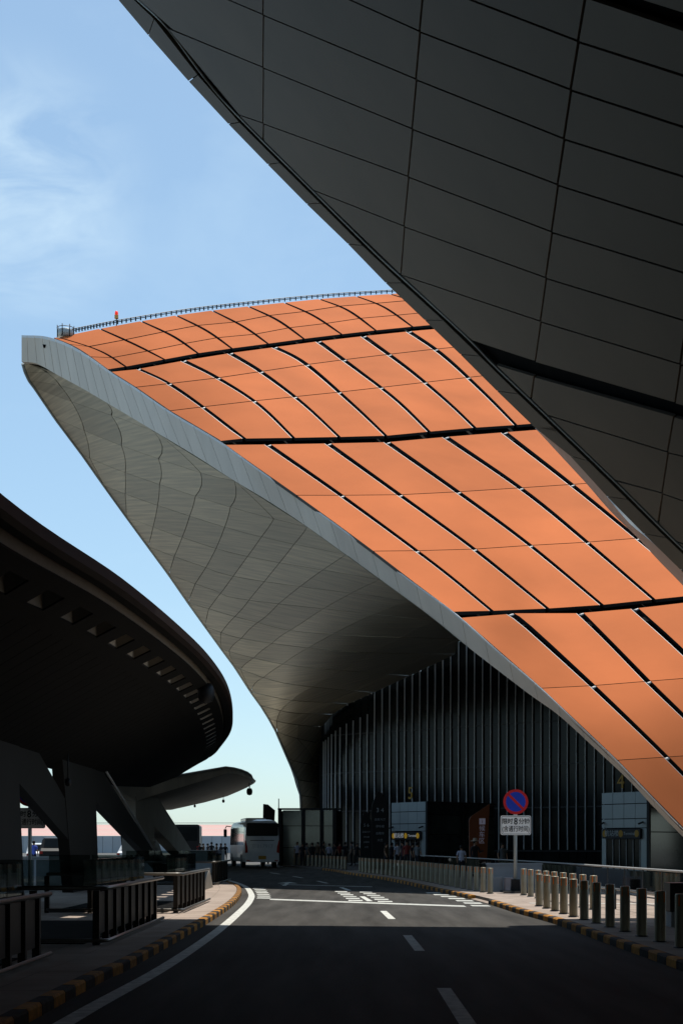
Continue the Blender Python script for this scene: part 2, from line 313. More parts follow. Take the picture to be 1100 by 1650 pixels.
# kerbs: alternating painted stones
def kerb(name, f, sgn, y0, y1, skip=None):
    root = empty(name); root['kind'] = 'structure'; y = y0; k = 0
    while y < y1:
        x0, x1 = f(y), f(y + 0.6)
        if not (skip and skip[0] < y < skip[1]):
            a = MB(); e = 0.012; wd = 0.15 * sgn; h = 0.128
            p = [(x0, y + e), (x1, y + 0.6 - e), (x1 + wd, y + 0.6 - e), (x0 + wd, y + e)]; c = 0.02 * sgn
            q = [(x0 + c, y + e), (x1 + c, y + 0.6 - e), (x1 + wd, y + 0.6 - e), (x0 + wd, y + e)]
            a.add([(*u, -0.01) for u in p] + [(*u, h - 0.025) for u in p] + [(*u, h) for u in q],
                  [(0, 1, 5, 4), (1, 2, 6, 5), (2, 3, 7, 6), (3, 0, 4, 7), (4, 5, 9, 8), (5, 6, 10, 9), (6, 7, 11, 10), (7, 4, 8, 11), (8, 9, 10, 11)])
            a.build('kerb_stone', M['kerby'] if k % 2 == 0 else M['kerbk'], root)
        y += 0.6; k += 1
    return root
kR = kerb('kerb_right', kerbR, 1, 9, 96, skip=(41.2, 44.6)); kL = kerb('kerb_left', kerbL, -1, 9, 72)
d = MB(); yy = np.arange(41.4, 45.1, 0.6)
d.add([(kerbR(y) + 0.0, y, 0.012) for y in yy] + [(kerbR(y) + 0.75, y, 0.127) for y in yy], [(i, i + 1, len(yy) + i + 1, len(yy) + i) for i in range(len(yy) - 1)])
struct('dropped_kerb', d, M['tile'])
# road markings
mk = empty('road_markings'); mk['kind'] = 'structure'
def mark(name, quad, z=0.004):
    return MB().add([(x, y, z) for x, y in quad], [tuple(range(len(quad)))]).build(name, M['paint'], mk)
lineL = curve1([(5, -2.62), (13.8, -2.55), (20, -2.38), (28, -2.36), (36, -2.48), (43, -2.66), (50, -3.03), (60, -3.95), (72, -5.75), (90, -9.0)])
b = MB(); yy = list(np.arange(4, 90, 1.0)); n = len(yy)
b.add([(lineL(y) - 0.10, y, 0.004) for y in yy] + [(lineL(y) + 0.10, y, 0.004) for y in yy], [(i, n + i, n + i + 1, i + 1) for i in range(n - 1)]); b.build('edge_line', M['paint'], mk)
lane = curve1([(0, 1.1), (16.6, 1.17), (25, 1.21), (35, 1.08), (42, 0.88), (48, 0.62), (56, 0.1), (66, -0.9), (80, -2.9), (95, -5.5)])
for y0 in (3.2, 13.1, 23.1, 33.0, 43.4, 53.5, 63.5, 73.5, 83.5):
    mark('lane_dash', [(lane(y0) - 0.08, y0), (lane(y0) + 0.08, y0), (lane(y0 + 4) + 0.08, y0 + 4), (lane(y0 + 4) - 0.08, y0 + 4)])
def across(y):  # give way line direction: falls from (-2.3,45) to (3.2,39.8)
    return 42.9 - (y) * 0.93
mark('crossing_line', [(-2.15, across(-2.15) - 0.45), (3.3, across(3.3) - 0.45), (3.3, across(3.3) + 0.45), (-2.15, across(-2.15) + 0.45)])
mark('crossing_line', [(-2.5, 61.3), (1.2, 58.0), (1.2, 58.5), (-2.5, 61.8)])
def bars(xf, w0, ya, yb, nb):
    st = (yb - ya) / nb
    for k in range(nb):
        y = ya + k * st; x = xf(y); mark('warning_bar', [(x, y), (x + w0, y - 0.25 * w0), (x + w0, y + st * 0.5 - 0.25 * w0), (x, y + st * 0.5)])
bars(lambda y: lineL(y) + 0.16, 0.42, 45.6, 57.4, 7)
bars(lambda y: lane(y) - 0.62, 0.42, 43.6, 53.6, 6); bars(lambda y: lane(y) + 0.2, 0.42, 42.8, 53.0, 6)
bars(lambda y: kerbR(y) - 0.62, 0.48, 39.8, 52.2, 7)
ax, ay = G(462, 1424); mark('lane_arrow', [(ax - 0.08, ay - 3), (ax + 0.08, ay - 3), (ax + 0.08, ay + 0.6), (ax + 0.45, ay + 0.6), (ax, ay + 2.6), (ax - 0.45, ay + 0.6), (ax - 0.08, ay + 0.6)])
pl = MB().add([(4.9, 38.75, 0.125), (9.4, 38.0, 0.125), (9.4, 38.3, 0.125), (4.9, 39.05, 0.125)], [(0, 1, 2, 3)]).build('pavement_line', M['paint'], pvR)
#PART2
# ================================================================== TERMINAL WING (orange roof, white fascia, champagne soffit)
wing = thing('terminal_wing', 'sweeping terminal roof wing with orange metal panels, white edge and pale curved soffit', 'roof', (10, 60, 0))
wing.location = (0, 0, 0)
FT = [(35, 540, 82), (78, 543, 81), (125, 562, 79), (180, 600, 76.5), (218, 624, 74.5), (273, 662, 71.5), (350, 708, 68), (410, 751, 65.3), (477, 798, 63), (538, 842, 60.5), (600, 888, 58.3), (668, 940, 55.7), (735, 990, 53.4),
      (803, 1050, 51.3), (871, 1109, 49.6), (932, 1167, 48.3), (993, 1225, 47.2), (1046, 1280, 46.5), (1100, 1335, 46.0), (1160, 1392, 45.6), (1225, 1452, 45.3)]
roofS = Surf([p for i, p in enumerate(FT) if i % 2 == 1 or i in (0, 20)] + [(190, 521, 84), (300, 503, 88), (520, 478, 95), (640, 470, 99), (820, 460, 107), (1000, 470, 108),
    (250, 575, 78.5), (400, 600, 77), (540, 640, 75.5), (640, 700, 70), (760, 700, 72.5), (800, 800, 64.5), (900, 800, 65.5), (900, 900, 59.1), (1100, 964, 54.8), (1100, 700, 72), (860, 985, 55.4), (1000, 1090, 50.9), (1100, 1150, 48.9), (1250, 1000, 53.5), (1250, 1250, 47.6), (1330, 1340, 47)], lam=3e-5)
H0 = spline([(60, 546), (90, 541), (190, 521), (300, 503), (400, 491), (520, 479), (640, 471), (760, 463), (900, 458)], 60)
G1 = spline([(150, 603), (178, 598), (265, 582), (335, 570), (435, 556), (555, 541), (690, 527), (820, 517), (960, 508)], 60)
T2a = spline([(218, 624), (350, 609), (490, 588), (600, 574), (725, 560), (900, 545), (1050, 535)], 50)
T2b = spline([(273, 662), (400, 647), (554, 631), (650, 620), (755, 608), (900, 592), (1080, 572)], 50)
G2 = spline([(350, 712), (440, 711), (550, 709), (627, 707), (700, 700), (770, 694), (858, 688), (1000, 676), (1200, 660)], 60)
T3a = spline([(477, 798), (560, 798), (650, 797), (745, 792), (943, 779), (1100, 768), (1300, 752)], 50)
T3b = spline([(600, 888), (690, 887), (780, 884), (865, 878), (955, 873), (1028, 867), (1200, 855), (1420, 838)], 50)
G3 = spline([(735, 990), (820, 988), (885, 985), (975, 979), (1060, 970), (1100, 965), (1300, 950), (1500, 936)], 50)
T4a = spline([(871, 1109), (951, 1105), (1100, 1093), (1300, 1078), (1500, 1062)], 40)
T4b = spline([(993, 1225), (1100, 1218), (1300, 1205), (1500, 1190)], 40)
T4c = spline([(1100, 1336), (1200, 1332), (1350, 1322), (1600, 1310)], 40)
def rib(pts, ext=(14, 14)): return extend(spline(pts, 28), *ext)
def shift(pts, dx, dy): return [(x + dx, y + dy) for x, y in pts]
fas = [(x, y) for x, y, d in FT]
def fseg(a, b): return [np.array(p, float) for p in fas if a - 1 <= p[0] <= b + 1]
t1 = [[(84, 540), (160, 565), (207, 593)], [(158, 528), (218, 555), (269, 581)], [(225, 516), (280, 542), (322, 571)], [(282, 507), (334, 533), (380, 566)], [(340, 499), (394, 527), (435, 556)],
      [(397, 492), (448, 516), (494, 549)], [(455, 486), (506, 509), (554, 541)], [(510, 480), (561, 500), (609, 535)], [(568, 475), (619, 495), (668, 529)], [(623, 472), (676, 490), (725, 524)]]
t1 += [shift(t1[-1], 56 * k, -4 * k) for k in (1, 2, 3)]
t2 = [[(218, 592), (273, 618), (331, 658), (398, 709)], [(295, 580), (350, 608), (418, 652), (477, 709)], [(372, 569), (423, 600), (490, 651), (552, 709)], [(437, 556), (492, 585), (568, 651), (627, 707)],
      [(510, 547), (575, 595), (641, 646), (697, 701)], [(583, 539), (659, 595), (723, 649), (770, 694)], [(655, 531), (714, 572), (782, 635), (836, 690)]]
t2 += [shift(t2[-1], 72 * k, -8 * k) for k in (1, 2, 3)]
t3 = [[(428, 713), (550, 798), (700, 909), (797, 988)], [(523, 710), (655, 805), (767, 887), (889, 986)], [(618, 708), (747, 799), (856, 880), (976, 980)], [(710, 698), (845, 791), (951, 878), (1060, 972)],
      [(807, 692), (925, 784), (1031, 871), (1140, 963)]]
t3 += [shift(t3[-1], 96 * k, -8 * k) for k in (1, 2)]
t4 = [[(814, 987), (842, 1000), (955, 1105), (1071, 1217), (1190, 1340)], [(930, 983), (1045, 1099), (1165, 1215), (1280, 1330)], [(1018, 976), (1100, 1050), (1240, 1190), (1370, 1320)]]
t4 += [shift(t4[-1], 90 * k, -8 * k) for k in (1,)]
tiers = [(t1, [H0, None, None, G1], (78, 180), 3.6, (2.2, 3.5)), (t2, [G1, T2a, T2b, G2], (180, 350), 5.2, (3.5, 5)), (t3, [G2, T3a, T3b, G3], (350, 735), 6.0, (5, 4.5)), (t4, [G3, T4a, T4b, T4c], (735, 1100), 6.6, (5.5, 1))]
brk = []
for ti, (ribs, seams, (fx0, fx1), gw, (gt, gb)) in enumerate(tiers):
    lines = [rib(p) for p in ribs]; left = fseg(fx0, fx1)
    if ti == 0: left = [np.array(p, float) for p in spline([(80, 542), (125, 561), (178, 599)], 8)]
    lines = [extend(left, 12, 12)] + lines
    seamx = []
    for li, L in enumerate(lines):
        a = cross(L, extend(seams[0], 40, 40)); z = cross(L, extend(seams[-1], 60, 40))
        if a is None: a = 1.0
        if z is None: z = len(L) - 2.0
        if ti == 0: s = [a, a + (z - a) * 0.36, a + (z - a) * 0.70, z]
        else:
            s = [a] + [cross(L, extend(q, 60, 60)) for q in seams[1:-1]] + [z]
            for k in (1, 2):
                if s[k] is None: s[k] = s[0] + (s[3] - s[0]) * k / 3
        seamx.append(s)
    for c in range(len(lines) - 1):
        for r in range(3):
            rows = []; nr = 7
            for i in range(nr):
                v = i / (nr - 1)
                A = at(lines[c], seamx[c][r] + (seamx[c][r + 1] - seamx[c][r]) * v); B = at(lines[c + 1], seamx[c + 1][r] + (seamx[c + 1][r + 1] - seamx[c + 1][r]) * v)
                tv = (r + v) / 3; w = gw * (1.25 - 0.55 * tv) * (1.0 if ti else 0.55 + 0.5 * min(1, 2 * tv * (1.3 - tv) * 1.2)); wl = 1.2 if c == 0 else w * 0.42; wr = w * 0.85
                if c == 0 and ti == 1 and r == 0: wr *= 0.6
                d = (B - A); D = max(1e-6, np.linalg.norm(d)); u = d / D
                A2 = A + u * min(wl / max(0.35, abs(u[1]) * 0.0 + 0.7), D * 0.3); B2 = B - u * min(wr, D * 0.4)
                rows.append((A2, B2))
            # pull the cell in at the seams
            def inset(rows, top, bot):
                out = []
                for i, (a, b) in enumerate(rows):
                    out.append([a.copy(), b.copy()])
                for k in (0, 1):
                    e = rows[1][k] - rows[0][k]; out[0][k] = rows[0][k] + e * min(0.8, top / max(1e-6, abs(e[1])))
                    e = rows[-2][k] - rows[-1][k]; out[-1][k] = rows[-1][k] + e * min(0.8, bot / max(1e-6, abs(e[1])))
                return out
            rows = inset(rows, gt if r == 0 else 0.45, gb if r == 2 else 0.45)
            gr = []
            for a, b in rows:
                D = np.linalg.norm(b - a); gr.append([a + (b - a) * t for t in (0, 0.25, 0.5, 0.75, max(0.8, 1 - 0.8 / D), 1)])
            if ti == 0 and r == 0: pass
            grid_panel('roof_panel', gr, roofS, [M['orange'], M['silver'], M['frame']], wing, thick=0.14, edge_mi=2, last_mi=1 if ti else 0)
            if r < 3 and c > 0 and ti > 0: brk.append((tuple(rows[0][0]), gw))
# membrane under the panels, as deep as the gaps look
dk = []
top_e = extend(H0, 6, 160); nrow = 26; ncol = 40
fl = [np.array(p, float) for p in spline(fas, 80)]
for i in range(nrow + 1):
    pass
def deck_rows():
    rows = []
    for t in np.linspace(0.035, 1, 60):
        a = at(fl, t * (len(fl) - 1)); b = np.array([min(1560, 90 + 1500 * t ** 0.9), 0.0])
        if t < 0.62: b = at(top_e, (t / 0.62) * (len(top_e) - 1))
        else: b = np.array([1060 + (t - 0.62) / 0.38 * 560, 455 + (t - 0.62) / 0.38 * 800])
        rows.append([a + (b - a) * s for s in ([(9 + 6 * (t < 0.1)) / max(20, np.linalg.norm(b - a))] + list(np.linspace(0.08, 0.998, 16)))])
    return rows
grid_panel('roof_membrane', deck_rows(), roofS, [M['void']], wing, thick=0.15, off=-0.38)
# small brackets bridging the open joints
for k, (q, gw) in enumerate(brk):
    p = roofS([q, (q[0] - gw * 1.2, q[1] + gw * 0.4)], -0.06)
    MB().tube([tuple(p[0]), tuple(p[1])], 0.055, 4).build('bracket', M['silver'], wing)
# fascia
FB = spline([(35, 583), (60, 586), (91, 603), (142, 631), (236, 687), (316, 735), (375, 773), (430, 806), (498, 851), (600, 925), (690, 991), (754, 1043), (850, 1117), (900, 1153), (960, 1208), (1013, 1258), (1049, 1297), (1100, 1349), (1160, 1405), (1225, 1462)], 120)
FTs = [np.array(q) for q in spline(FT, 160)]
FTp = [q[:2] for q in FTs]; FTd = np.array([q[2] for q in FTs]); FTx = np.array([q[0] for q in FTs])
fdepth = lambda x: float(np.interp(x, FTx, FTd))
def P3(q, dy=0.0): return P(q[0], q[1], fdepth(q[0]) + dy)
seamsx = [35, 44, 56, 68, 79, 90, 103, 116, 129, 143, 158, 173, 190, 208, 226, 246, 266, 288, 311, 336, 362, 388, 415, 443, 472, 501, 531, 564, 598, 633, 670, 707, 744, 781, 820, 860, 898, 936, 975, 1013, 1051, 1092, 1135, 1180, 1225]
def on(poly, x): return np.array([x, np.interp(x, [p[0] for p in poly], [p[1] for p in poly])])
def slant(x):   # bottom of a fascia joint sits a little right of its top
    return x + np.interp(x, [35, 80, 200, 400, 700, 1000, 1225], [0, 9, 25, 22, 8, 5, 4])
for k in range(len(seamsx) - 1):
    x0, x1 = seamsx[k] + 0.25, seamsx[k + 1] - 0.25; rr = []
    mb = MB(); nn = 4
    top = [on(FTp, x0 + (x1 - x0) * i / nn) for i in range(nn + 1)]; bot = [on(FB, min(1225, slant(x0) + (slant(x1) - slant(x0)) * i / nn)) for i in range(nn + 1)]
    T = [P3(q) for q in top]; TB = [P3(t + (b - t) * 0.07 + np.array([0, 0.6]), 0.0) for t, b in zip(top, bot)]; Bm = [P3(q, 0.45) for q in bot]
    Bk = [p + Vector((0.1, 0.30, 0.0)) for p in Bm]; Tk = [p + Vector((0.1, 0.30, 0.0)) for p in T]
    m = nn + 1; mb.add(T + TB + Bm + Bk + Tk, [(i, i + 1, m + i + 1, m + i) for i in range(nn)], 1)
    off = 0
    mb.f += [(m + i, m + i + 1, 2 * m + i + 1, 2 * m + i) for i in range(nn)] + [(2 * m + i, 2 * m + i + 1, 3 * m + i + 1, 3 * m + i) for i in range(nn)] + [(4 * m + i, 4 * m + i + 1, i + 1, i) for i in range(nn)] + [(0, m, 2 * m, 3 * m, 4 * m), (nn, 4 * m + nn, 3 * m + nn, 2 * m + nn, m + nn)]
    mb.mi += [0] * (2 * nn) + [1] * nn + [0, 0]; mb.sm += [False] * (3 * nn + 2)
    mb.build('fascia_panel', [M['fascia'], M['fedge']], wing)
# soffit: rows of seams measured from the picture, left edge of the wing to fascia or glass wall
rowsA = [[(37, 586), (46, 586)], [(41, 600), (70, 600), (98, 604)], [(47, 613), (100, 622), (166, 642)], [(56, 625), (115, 647), (185, 671), (247, 694)], [(89, 674), (196, 718), (324, 762), (378, 775)], [(133, 733), (198, 760), (316, 800), (410, 828), (495, 849)], [(168, 783), (253, 814), (400, 860), (557, 894)],
         [(204, 833), (291, 865), (400, 897), (612, 934)], [(239, 881), (316, 909), (400, 933), (660, 968)], [(272, 926), (345, 951), (400, 967), (700, 1000)], [(303, 971), (400, 999), (502, 1020), (738, 1030)], [(331, 1010), (400, 1031), (564, 1050), (733, 1054)],
         [(357, 1046), (400, 1058), (482, 1074), (660, 1089)], [(377, 1073), (400, 1083), (465, 1102), (602, 1116)], [(404, 1115), (435, 1122), (475, 1129), (562, 1134)], [(420, 1137), (440, 1142), (475, 1149), (536, 1151)], [(433, 1158), (455, 1164), (487, 1169), (519, 1171)],
         [(444, 1178), (462, 1185), (487, 1192), (516, 1198)], [(463, 1222), (480, 1228), (516, 1234)], [(478, 1256), (495, 1259), (516, 1261)], [(484, 1282), (500, 1284), (516, 1285)], [(486, 1330), (500, 1330), (516, 1330)], [(488, 1392), (500, 1392), (516, 1392)]]
colsA = [[(70, 595), (95, 609), (115, 645), (131, 685), (140, 718), (146, 752)], [(181, 653), (193, 696), (199, 744), (201, 787), (198, 830)], [(257, 698), (259, 740), (256, 787), (250, 828), (237, 880)],
         [(327, 742), (320, 784), (307, 831), (291, 867), (268, 924)], [(391, 783), (380, 818), (364, 847), (342, 889), (320, 925), (296, 965)], [(452, 820), (425, 854), (400, 896), (378, 929), (353, 958), (322, 1000)],
         [(503, 855), (453, 907), (400, 967), (375, 995), (345, 1032)], [(548, 887), (506, 922), (441, 983), (400, 1020), (363, 1056)], [(600, 924), (572, 940), (502, 993), (437, 1046), (380, 1085)],
         [(650, 960), (600, 985), (540, 1018), (470, 1068), (398, 1112)], [(692, 993), (640, 1030), (560, 1075), (495, 1112), (461, 1136), (448, 1153), (446, 1175), (449, 1192)],
         [(726, 1045), (660, 1070), (580, 1108), (535, 1132), (498, 1153), (482, 1169), (479, 1190), (484, 1215)]]
def arc(pl, n=37):                            # even spacing along a polyline
    d = np.concatenate([[0], np.cumsum([np.linalg.norm(b - a) for a, b in zip(pl[:-1], pl[1:])])]); t = np.linspace(0, d[-1], n)
    return [np.array([np.interp(v, d, [p[0] for p in pl]), np.interp(v, d, [p[1] for p in pl])]) for v in t]
RA = [arc([np.array(p, float) for p in spline(r, 36)]) for r in rowsA]
for k_, e_ in ((1, (166, 642)), (2, (247, 694)), (4, (378, 775)), (6, (495, 849)), (7, (557, 894)), (8, (612, 934)), (9, (660, 968)), (10, (700, 1000)), (11, (738, 1030))): colsA[k_][0] = e_
def smooth(c):                                 # one even sweep through the measured points
    a = np.array(c, float); t = np.concatenate([[0], np.cumsum(np.linalg.norm(np.diff(a, axis=0), axis=1))]); t /= t[-1]; w_ = np.ones(len(t)); w_[0] = w_[-1] = 6
    d = 2
    fx, fy = np.polyfit(t, a[:, 0], d, w=w_), np.polyfit(t, a[:, 1], d, w=w_); return [np.array([np.polyval(fx, v), np.polyval(fy, v)]) for v in np.linspace(0, 1, 24)]
CA = [extend(smooth(c) if i < 10 else spline(c, 40), 5, 10) for i, c in enumerate(colsA)]
_fp = [(x_, float(on(FB, x_)[1]), fdepth(x_) + 0.95 + g_) for x_, g_ in ((38, 0), (60, 0), (91, 0), (142, 0), (190, 0), (236, 0), (316, 0), (375, 0), (430, 0), (498, 0), (550, 0.2), (600, 0.8), (640, 2.5), (675, 6.0), (710, 15), (738, 32), (754, 56))]
TP = Surf(_fp + [(39, 600, 83.2), (89, 675, 88.5), (167, 783, 96.5), (222, 860, 102), (304, 973, 114), (400, 1113, 125), (441, 1173, 129), (478, 1255, 135), (486, 1330, 138), (488, 1392, 138.5), (707, 1067, 121.5), (654, 1090, 124.5), (596, 1118, 127.5), (551, 1140, 131), (527, 1161, 133.5), (516, 1198, 136.5), (516, 1300, 137.5), (516, 1392, 138)], lam=2e-4)
class RowSurf:                                 # panel grid coordinates (along a row, row number) on the fitted soffit surface
    def __call__(s, q, off=0.0):
        o = []
        for u, f in q:
            f = min(max(float(f), 0), len(RA) - 1); j = min(int(f), len(RA) - 2); t = f - j; u = min(max(float(u), 0.0), 1.0)
            o.append(at(RA[j], u * (len(RA[j]) - 1)) * (1 - t) + at(RA[j + 1], u * (len(RA[j + 1]) - 1)) * t)
        return TP(o, off)
sofS = RowSurf()
sj = []
for j, Rw in enumerate(RA):
    s = [0.0]
    for c in CA:
        x = cross(Rw, c)
        if x is None:
            mid = Rw[len(Rw) // 2]; x = 0.0 if c[-1][0] < Rw[0][0] + 8 else float(len(Rw) - 1)
        s.append(x)
    s.append(float(len(Rw) - 1))
    for k in range(1, len(s)): s[k] = max(s[k], s[k - 1])
    sj.append(s)
for j in range(len(RA) - 1):
    for k in range(len(CA) + 1):
        a0, a1, b0, b1 = sj[j][k], sj[j][k + 1], sj[j + 1][k], sj[j + 1][k + 1]
        if a1 - a0 < 0.2 and b1 - b0 < 0.2: continue
        Wp = max(6.0, np.linalg.norm(RA[j][0] - RA[j][-1])); Hp = max(4.0, np.linalg.norm(RA[j][len(RA[j]) // 2] - RA[j + 1][len(RA[j + 1]) // 2]))
        l0, l1 = len(RA[j]) - 1, len(RA[j + 1]) - 1; eu, ev = 0.48 / Wp, 0.45 / Hp; g2 = []
        for v in (ev, 0.25, 0.5, 0.75, 1 - ev):
            ua = a0 / l0 + (b0 / l1 - a0 / l0) * v; ub = a1 / l0 + (b1 / l1 - a1 / l0) * v
            ua2, ub2 = ua + min(eu, (ub - ua) * 0.3), ub - min(eu, (ub - ua) * 0.3)
            g2.append([(ua2 + (ub2 - ua2) * w_, j + v) for w_ in (0, 0.2, 0.4, 0.6, 0.8, 1)])
        grid_panel('soffit_panel', g2, sofS, [M['soffit']], wing, thick=0.05)
gr = [[(u, f) for u in np.linspace(0, 1, 30)] for f in np.linspace(0, len(RA) - 1, 90)]
grid_panel('soffit_backing', gr, sofS, [M['void']], wing, thick=0.12, off=-0.42)
xr = np.linspace(560, 753, 30); ra_ = [P3(on(FB, x), 0.40) for x in xr]; rb_ = [Vector(v) for v in TP([tuple(on(FB, x) + np.array([0, -1.5])) for x in xr], -0.3)]
MB().add(ra_ + rb_, [(i, i + 1, 31 + i, 30 + i) for i in range(29)]).build('fascia_return', M['soffit'], wing)
# dark rounded trim along the free edge of the soffit
LE = spline([(37, 586), (39, 594), (43, 604), (48, 615), (56, 627), (88, 675), (133, 733), (166, 784), (203, 836), (261, 912), (326, 1003), (363, 1057), (400, 1112.5), (440, 1174), (460, 1219), (477, 1256), (483, 1281), (485, 1305), (486, 1345), (487, 1392)], 120)
LEp = [Vector(v) for v in sofS([(0, f) for f in np.linspace(0, len(RA) - 1, 120)], -0.02)]
MB().tube(LEp, 0.11, 6).build('edge_trim', M['lightpanel'], wing)
# back of the wing: closes ridge to free edge; and the inner side of the fascia down to the wall
rt = spline([(35, 541), (90, 541), (190, 521), (300, 503), (400, 491), (520, 479), (640, 471), (760, 463), (900, 458), (1060, 455)], 60)
rp = [Vector(v) for v in roofS(rt, -0.45)]; lp = [LEp[int(i * (len(LEp) - 1) / (len(rp) - 1))] for i in range(len(rp))]
bk = MB(); n = len(rp)
lq = [v + Vector((0.1, 0.5, 0.2)) for v in lp]; far = [(a + b) / 2 + Vector((0, 9, 2)) * 0 + Vector((0, 30, 3)) * (i / n) ** 0.6 for i, (a, b) in enumerate(zip(rp, lq))]
bk.add(rp + far + lq, [(i, i + 1, n + i + 1, n + i) for i in range(n - 1)] + [(n + i, n + i + 1, 2 * n + i + 1, 2 * n + i) for i in range(n - 1)])
bk.build('rear_roof', M['fascia'], wing)
ib = MB(); us = np.linspace(0, 1, 24)
fa = [P3(on(FB, 690 + 535 * u), 0.6) for u in us]; wa = [P(758, 1041, 119) + Vector((38 * u - 1.5 * (1 - u), -20 * u + 2 * (1 - u), -13 * u * u + 0.6)) for u in us]
ib.add([v for v in fa] + [v for v in wa], [(i, i + 1, 24 + i + 1, 24 + i) for i in range(23)]); ib.build('inner_soffit', M['soffit'], wing)
# railing track along the ridge, hoist drum, beacon
rl = thing('ridge_railing', 'thin metal walkway railing running along the ridge of the orange roof', 'railing')
RT = [Vector(v) for v in roofS(spline([(118, 534), (190, 520), (300, 502), (400, 490), (520, 478), (640, 470), (760, 462)], 170), 0.02)]
for h in (0.03, 0.12): MB().tube([p + Vector((0, 0, h)) for p in RT], 0.025, 4).build('rail', M['frame'], rl)
pm = MB()
for i in range(0, len(RT), 2):
    p = RT[i]; pm.box(p.x - 0.035, p.x + 0.035, p.y - 0.03, p.y + 0.03, p.z - 0.1, p.z + 0.13)
o = pm.build('posts', M['frame'], rl); o['kind'] = 'stuff'
c = roofS([(106, 538)])[0]; dr = thing('roof_drum', 'round grey railed platform at the tip of the orange roof ridge', 'platform', tuple(c))
MB().lathe([(0, 0.22), (0.36, 0.22), (0.44, 0.18), (0.44, -0.2), (0, -0.2)], 20).build('drum', M['lightpanel'], dr)
for k in range(7):
    a = k * 0.9; MB().tube([(0.46 * math.cos(a), 0.46 * math.sin(a), -0.25), (0.46 * math.cos(a), 0.46 * math.sin(a), 0.42)], 0.025, 5).build('post', M['frame'], dr)
MB().tube([(0.46 * math.cos(a), 0.46 * math.sin(a), 0.3) for a in np.linspace(0, 2 * math.pi, 21)], 0.02, 5, cap=False).build('rail', M['frame'], dr)
c = roofS([(188, 521)])[0]; be = thing('obstruction_light', 'small red aviation warning light on a yellow box above the orange roof', 'beacon', tuple(c))
MB().tube([(0, 0, -0.2), (0, 0, 0.28)], 0.03, 6).build('stem', M['frame'], be)
MB().box(-0.1, 0.1, -0.08, 0.08, 0.26, 0.46).build('base', M['beaconb'], be)
MB().lathe([(0, 0.46), (0.09, 0.46), (0.10, 0.56), (0.07, 0.68), (0, 0.70)], 12).build('lens', M['beacon'], be)
# ================================================================== NEAR ROOF OVERHANG (upper right)
over = thing('roof_overhang', 'huge dark grey panelled roof soffit hanging over the road at upper right', 'roof')
def bz(x):                                     # plane over the road, with an unseen arch down to the left added to block sky light
    x = np.asarray(x, float); t = np.clip((-7.5 - x) / 34.0, 0, 1.2); return 16.75 - 1.245 * x - 1.245 * 34.0 * 0.9 * t ** 1.6 - 21.5 * t ** 2
bn = np.array([-1.245, 0, -1.0]) / math.hypot(1.245, 1)
def bS(q, off=0.0):
    q = np.array(q, float); return np.stack([q[:, 0], q[:, 1], bz(q[:, 0])], 1) + bn * off
def toB(px, py):
    a = (px - CX) / F; b = (HY - py) / F; Y = 15.1 / (b + 1.245 * a); return np.array([a * Y, Y])
SI = [toB(*p) for p in spline([(191, 0), (239, 57), (304, 131), (368, 200), (431, 265), (494, 329), (560, 393), (621, 456), (641, 476), (693, 526), (745, 576), (800, 631), (861, 690)], 60)]
SI2 = [toB(*p) for p in spline([(861, 690), (875, 701), (933, 748), (976, 799), (1013, 843), (1049, 873), (1100, 924)], 30)]
SI = extend(SI[:-1] + SI2, 11, 7)
GL = extend([toB(*p) for p in spline([(216, 0), (264, 48), (338, 146), (404, 216), (474, 286), (539, 351), (600, 412), (631, 441), (711, 514), (756, 556), (788, 590), (870, 669), (983, 778), (1052, 847), (1100, 893)], 90)], 11, 7)
GR = extend([toB(*p) for p in spline([(224, 0), (272, 45), (345, 142), (411, 212), (481, 282), (546, 347), (607, 407), (638, 436), (718, 509), (762, 551), (795, 585), (877, 664), (989, 772), (1058, 841), (1100, 883)], 90)], 11, 7)
def xo(poly, x):
    p = sorted([(q[0], q[1]) for q in poly]); return float(np.interp(x, [a for a, b in p], [b for a, b in p]))
Al = [[(759, 0), (931, 67), (1100, 122)], [(564, 0), (676, 51), (919, 145), (1100, 205)], [(368, 0), (424, 24), (600, 99), (670, 128), (908, 224), (1100, 285)],
      [(272, 46), (424, 109), (664, 208), (898, 298), (1100, 363)], [(398, 190), (424, 199), (600, 264), (658, 285), (888, 374), (1100, 440)], [(516, 312), (600, 346), (651, 365), (879, 448), (1032, 500), (1100, 517)],
      [(647, 443), (809, 500), (870, 518), (1100, 589)], [(755, 548), (864, 584), (1086, 650), (1100, 654)], [(790, 585), (930, 628), (1100, 675)], [(873, 667), (1075, 729), (1100, 735)], [(989, 774), (1066, 795), (1100, 807)]]
Al = [extend([toB(*p) for p in L], 14, 9) for L in Al]
band2 = [extend([toB(*p) for p in L], 14, 9) for L in ([(1028, 0), (1100, 23)], [(959, 0), (1100, 48)])]
def avg(L0, dx, dy): return [p + np.array([dx, dy]) for p in L0]
top_lines = [avg(Al[0], 0, -1.45 * k) for k in range(9, 1, -1)]
lines = top_lines + [band2[0], band2[1]] + Al + [avg(Al[-1], 0, 2.9), avg(Al[-1], 0, 5.8)]
gapafter = {len(top_lines), len(top_lines) + 2 + 7}
Bl = [[(680, 0), (676, 51), (664, 208), (651, 365), (646, 443)], [(941, 0), (919, 145), (898, 298), (879, 448), (862, 585)], [(1095, 589), (1087, 650), (1075, 729), (1066, 795)]]
Bl = [[toB(424, -5), toB(424, 197)]] + [[toB(*p) for p in L] for L in Bl]
Bl = [extend(L, 26, 14) for L in Bl]
Bl = [avg(Bl[0], -9.6, -0.0), avg(Bl[0], -6.4, 0), avg(Bl[0], -3.2, 0)] + Bl + [avg(Bl[-1], 2.8, 0), avg(Bl[-1], 5.4, 0)]
